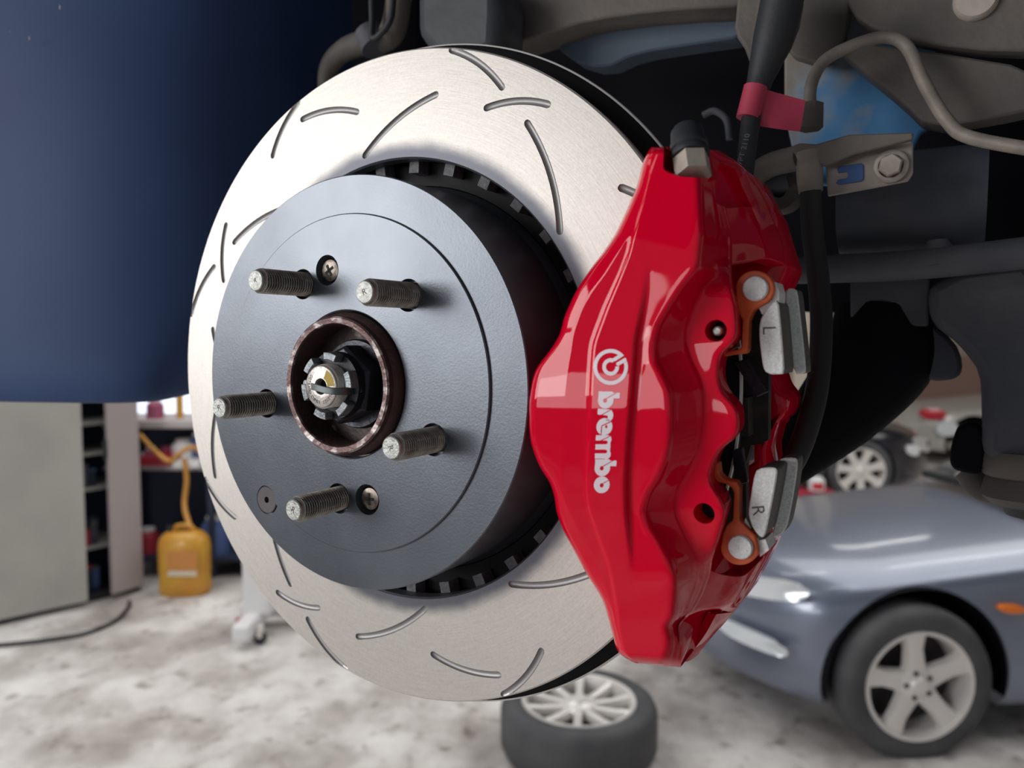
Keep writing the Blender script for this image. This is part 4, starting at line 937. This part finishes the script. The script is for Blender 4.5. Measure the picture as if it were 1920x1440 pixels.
# red tool box with a white bottle on it
p = F(1522, 948); tb = thing('red_tool_box', 'small red tool box standing left of the black car', 'tool box', world=(p.x, p.y, 0))
o = mk('box_body', *box((p.x, p.y, .07), (.42, .25, .14)), M['redbox'], tb, smooth=False); bev(o, .02)
o = mk('box_tray', *box((p.x, p.y, .155), (.38, .22, .03)), M['redbox'], tb, smooth=False); bev(o, .01)
mk('handle', *tube([(p.x-.16, p.y, .16), (p.x-.15, p.y, .21), (p.x-.08, p.y, .21), (p.x-.07, p.y, .16)], .012, 8), M['trim'], tb)
cn = thing('white_can', 'white can with red print on top of the red tool box', 'can', world=(p.x+.02, p.y-.06, .17))
mk('can_body', *lathe([(0, .17), (.075, .17), (.08, .18), (.08, .27), (.05, .31), (0, .315)], 24, (p.x+.02, p.y-.06)), M['white'], cn)
mk('red_print', *lathe([(.0815, .19), (.0815, .26)], 12, (p.x+.02, p.y-.06), a0=math.radians(220), a1=math.radians(300)), M['redlens'], cn)
# loose wheel lying on the floor
lc = F(1085, 1318, .215)
sw = thing('loose_wheel', 'loose tyre on a many-spoked silver rim lying flat on the floor', 'wheel', world=(lc.x, lc.y, 0), rot=(0, 0, .2))
wheel_parts(sw, .325, .24, .215, 10, twin=False, cx=(0, 0, .235), lug=False, sub=False, hw=.016)
for o in list(sw.children):
    if o.name.startswith('wheel_rim'):
        for s_ in o.children:
            if s_.name.startswith('spoke'):
                me = s_.data
                pass
# ------------------------------------------------------------------ left background
def pt(px, py): return F(px, py)
cA = pt(-60, 1186); cBp = pt(263, 1105)
cab = thing('steel_cabinet', 'tall grey steel cabinet with one sliding door half open', 'cabinet', world=(cA.x, cA.y, 0))
dirv = (cBp-cA).normalized(); nv = Vector((-dirv.y, dirv.x, 0)); 
if nv.y < 0: nv = -nv
HC = 1.85; ang = math.atan2(dirv.y, dirv.x)
def along_box(p0, p1, z0, z1, d0, d1):
    V = []
    for p in (p0, p1):
        for d in (d0, d1):
            for z in (z0, z1): q = p+nv*d; V.append((q.x, q.y, z))
    return V, [(0, 1, 3, 2), (4, 6, 7, 5), (0, 4, 5, 1), (2, 3, 7, 6), (0, 2, 6, 4), (1, 5, 7, 3)]
pL0, pL1, pR0, pR1 = cA, pt(163, 1137), pt(206, 1123), cBp
mk('cabinet_door', *along_box(pL0, pL1, .04, HC, -.02, .01), M['cab'], cab, smooth=False)
dr = mk('cabinet_door', *along_box(pR0, pR1, .04, HC, -.05, -.02), M['cabp'], cab, smooth=False)
q = pR0.lerp(pR1, .2); mk('door_handle', *box((q.x, q.y-.07, 1.0), (.02, .02, .12)), M['trim'], dr, root=cab, smooth=False)
mk('cabinet_back', *along_box(pL0, pR1, .02, HC, .42, .45), M['cabd'], cab, smooth=False)
mk('cabinet_base', *along_box(pL0, pR1, .0, .05, .0, .45), M['trim'], cab, smooth=False)
mk('cabinet_top', *along_box(pL0, pR1, HC, HC+.03, -.02, .45), M['cab'], cab, smooth=False)
mk('cabinet_side', *along_box(pR1-dirv*.02, pR1, .02, HC, .0, .45), M['cab'], cab, smooth=False)
for z in (.33, .72, .95, 1.15, 1.5):
    mk('shelf', *along_box(pL0, pR1, z, z+.02, .05, .42), M['cab'], cab, smooth=False)
cols = [M['blue'], M['redbox'], M['grimed'], M['cabd'], M['bench']]
k = 0
for z in (.35, .05, .74):
    for tt in (.1, .45, .8):
        q = pL1.lerp(pR0, tt)+nv*.2
        t = thing('stored_carton', ['dark carton', 'small dark tin', 'dull carton'][k % 3]+' on the %s shelf inside the grey cabinet, %s' % (['second lowest', 'bottom', 'middle'][k//3], ['left', 'centre', 'right'][k % 3]), 'box', world=(q.x, q.y, z), group='things stored in the grey cabinet')
        hh = random.uniform(.1, .2); o = mk('carton_body', *box((q.x, q.y, z+hh/2), (.045, .14, hh), ang), cols[k % 5], t, smooth=False); bev(o, .006)
        mk('carton_lid', *box((q.x, q.y, z+hh+.006), (.049, .145, .012), ang), cols[(k+2) % 5], t, smooth=False); k += 1
# bench with two decks
b0_ = pt(262, 1092); b1_ = pt(470, 1078); YBn = (b0_.y+b1_.y)/2+.25
bw = thing('work_bench', 'cluttered two-deck work bench beside the grey cabinet', 'bench', world=(b0_.x, YBn, 0))
def zat(py, Y): return W(0, py, Y).z
zt, zm = zat(796, YBn-.25), zat(878, YBn-.25)
xa, xb = b0_.x-.28, b1_.x+.5; xm = (xa+xb)/2
o = mk('bench_top', *box((xm, YBn, zt), (xb-xa, .5, .06)), M['shelfw'], bw, smooth=False); bev(o, .01)
mk('middle_deck', *box((xm, YBn, zm), (xb-xa, .5, .03)), M['shelfw'], bw, smooth=False)
mk('back_board', *box((xm, YBn+.26, zm/2), (xb-xa, .02, zm)), M['bench'], bw, smooth=False)
mk('lower_deck', *box((xm, YBn, .14), (xb-xa, .5, .03)), M['bench'], bw, smooth=False)
mk('back_board', *box((xm, YBn+.26, (zt+zm)/2), (xb-xa, .02, zt-zm-.07)), M['bench'], bw, smooth=False)
for x in (xa+.03, xm, xb-.03):
    for dy in (-.22, .22): mk('leg', *box((x, YBn+dy, zt/2-.02), (.04, .04, zt-.03)), M['bench'], bw, smooth=False)
def clutter(px, z, w_, h_, m, label, cat, nm, dy=-.12, lid=None):
    x = W(px, 800, YBn+dy).x
    t = thing(nm, label, cat, world=(x, YBn+dy, z))
    V, Fc = lathe([(0, z), (w_*.5, z), (w_*.5, z+h_*.8), (w_*.32, z+h_), (0, z+h_)], 20, (x, YBn+dy)); mk('container', V, Fc, m, t)
    mk('lid', *lathe([(w_*.33, z+h_), (w_*.33, z+h_+.02), (0, z+h_+.02)], 16, (x, YBn+dy)), lid or M['white'], t)
clutter(282, zm+.015, .1, .1, M['pink'], 'pinkish tub at the left of the middle bench deck', 'tub', 'plastic_tub')
clutter(315, zm+.015, .16, .1, M['redbox'], 'dark red pot on the middle bench deck', 'pot', 'paint_pot', lid=M['pink'])
clutter(345, zm+.015, .18, .16, M['white'], 'white rounded tub on the middle bench deck', 'tub', 'plastic_tub', lid=M['shelfw'])
clutter(372, zm+.015, .12, .2, M['blue'], 'blue bottle at the right of the middle bench deck', 'bottle', 'plastic_bottle')
clutter(292, zt+.03, .12, .12, M['pink'], 'pink tub at the left on the bench top', 'tub', 'plastic_tub', lid=M['white'])
clutter(338, zt+.03, .05, .2, M['jerry'], 'tall yellow bottle on the bench top', 'bottle', 'plastic_bottle')
clutter(270, .155, .16, .16, M['redbox'], 'dark red tin low under the bench', 'tin', 'paint_tin')
clutter(400, .155, .2, .25, M['blue'], 'bluish drum low under the bench', 'drum', 'small_drum')
x = W(352, 870, YBn-.3).x; tr = thing('white_tray', 'white tray sticking out over the front of the bench deck', 'tray', world=(x, YBn-.28, zm+.02))
o = mk('tray_body', *box((x, YBn-.24, zm+.04), (.19, .2, .05)), M['white'], tr, smooth=False); bev(o, .01)
x = W(292, 862, YBn-.3).x; tr = thing('red_tray', 'red flat tray at the left end of the bench deck', 'tray', world=(x, YBn-.28, zm+.02))
o = mk('tray_body', *box((x, YBn-.24, zm+.05), (.26, .14, .05)), M['redbox'], tr, smooth=False); bev(o, .01)
mk('tray_rim', *box((x, YBn-.24, zm+.08), (.28, .16, .012)), M['redbox'], tr, smooth=False)
# jerry can with a hose
jb = F(333, 1122); Yj = jb.y
jx0, jx1 = W(284, 1060, Yj).x, W(380, 1060, Yj).x; jz1 = zat(1004, Yj); jw = jx1-jx0; jx = (jx0+jx1)/2
jc = thing('jerry_can', 'yellow plastic jerry can with an amber hose, on the floor before the bench', 'jerry can', world=(jx, Yj+.12, 0))
rows_ = []
for z, s in ((.0, .90), (.02, 1), (.08, 1.0), (.13, .97), (.16, 1.0), (jz1-.10, 1.0), (jz1-.05, .94), (jz1-.02, .80), (jz1, .6)):
    rp = smooth_poly([(-jw/2, -.11), (jw/2, -.11), (jw/2, .11), (-jw/2, .11)], 3)*s; rows_.append([(jx+q[0], Yj+.12+q[1], z) for q in rp])
V, Fc = grid(rows_, True); n = len(rows_[0]); Fc += [tuple(range(n))[::-1], tuple(range(len(V)-n, len(V)))]
mk('can_body', V, Fc, M['jerry'], jc)
mk('can_label', *box((jx+.03, Yj+.008, .25), (.2, .004, .13)), M['label'], jc, smooth=False)
mk('can_label', *box((jx+.03, Yj+.006, .165), (.19, .004, .035)), M['labelw'], jc, smooth=False)
mk('can_handle', *tube([(jx-.07, Yj+.12, jz1-.04), (jx-.05, Yj+.12, jz1+.03), (jx+.05, Yj+.12, jz1+.03), (jx+.07, Yj+.12, jz1-.04)], .014, 10), M['jerry'], jc)
mk('can_cap', *lathe([(.028, jz1-.02), (.028, jz1+.035), (0, jz1+.04)], 20, (jx-.09, Yj+.12)), M['trim'], jc)
yh = thing('amber_hose', 'amber hose dropping from the bench deck into the jerry can', 'hose', world=(jx+.05, Yj+.1, zm))
mk('hose_run', *tube([W(262, 815, YBn-.3), W(290, 845, YBn-.32), W(318, 865, YBn-.34), W(335, 852, YBn-.34), W(360, 838, YBn-.32), W(378, 850, YBn-.3)], .016, 10), M['yhose'], yh)
mk('hose_run', *tube([W(345, 860, YBn-.36), W(350, 900, YBn-.36), W(346, 950, YBn-.4), (W(360, 1000, Yj+.12).x, Yj+.12, jz1-.01)], .017, 10), M['yhose'], yh)
# white stand on castors
sb = F(487, 1208); Ys = sb.y
ws = thing('white_stand', 'white steel column stand on black castors behind the disc', 'stand', world=(sb.x, Ys, 0))
xc_ = W(478, 1100, Ys+.15).x
o = mk('column', *box((xc_+.02, Ys+.18, .62), (.16, .16, 1.0)), M['white'], ws, smooth=False); bev(o, .02)
o = mk('foot_beam', *box((xc_, Ys+.1, .1), (.1, .42, .09)), M['white'], ws, smooth=False); bev(o, .02)
o = mk('foot_beam', *box((xc_+.14, Ys+.3, .1), (.55, .09, .09)), M['white'], ws, smooth=False); bev(o, .02)
for x, y in ((W(447, 1180, Ys).x, Ys+.2), (W(488, 1190, Ys).x, Ys), (xc_+.4, Ys+.3)):
    cs_ = mk('castor', *along((x, y-.015, .035), (0, 1, 0), [(0, 0), (.035, 0), (.035, .03), (0, .03)], 24), M['rubber'], ws)
    mk('castor_fork', *box((x, y, .075), (.03, .045, .06)), M['alloy'], cs_, root=ws, smooth=False)
mk('link_rod', *tube([(W(430, 1165, Ys).x, Ys+.1, .1), (xc_, Ys+.12, .14)], .01, 8, smooth=False), M['redbox'], ws)
# floor cable
fc = thing('floor_cable', 'black cable lying in a curve on the floor before the cabinet', 'cable', world=F(150, 1190))
mk('cable_run', *tube([tuple(F(*p, .012)) for p in [(-60, 1214), (20, 1208), (90, 1200), (160, 1188), (215, 1165), (240, 1140), (243, 1128)]], .012, 10), M['trim'], fc)
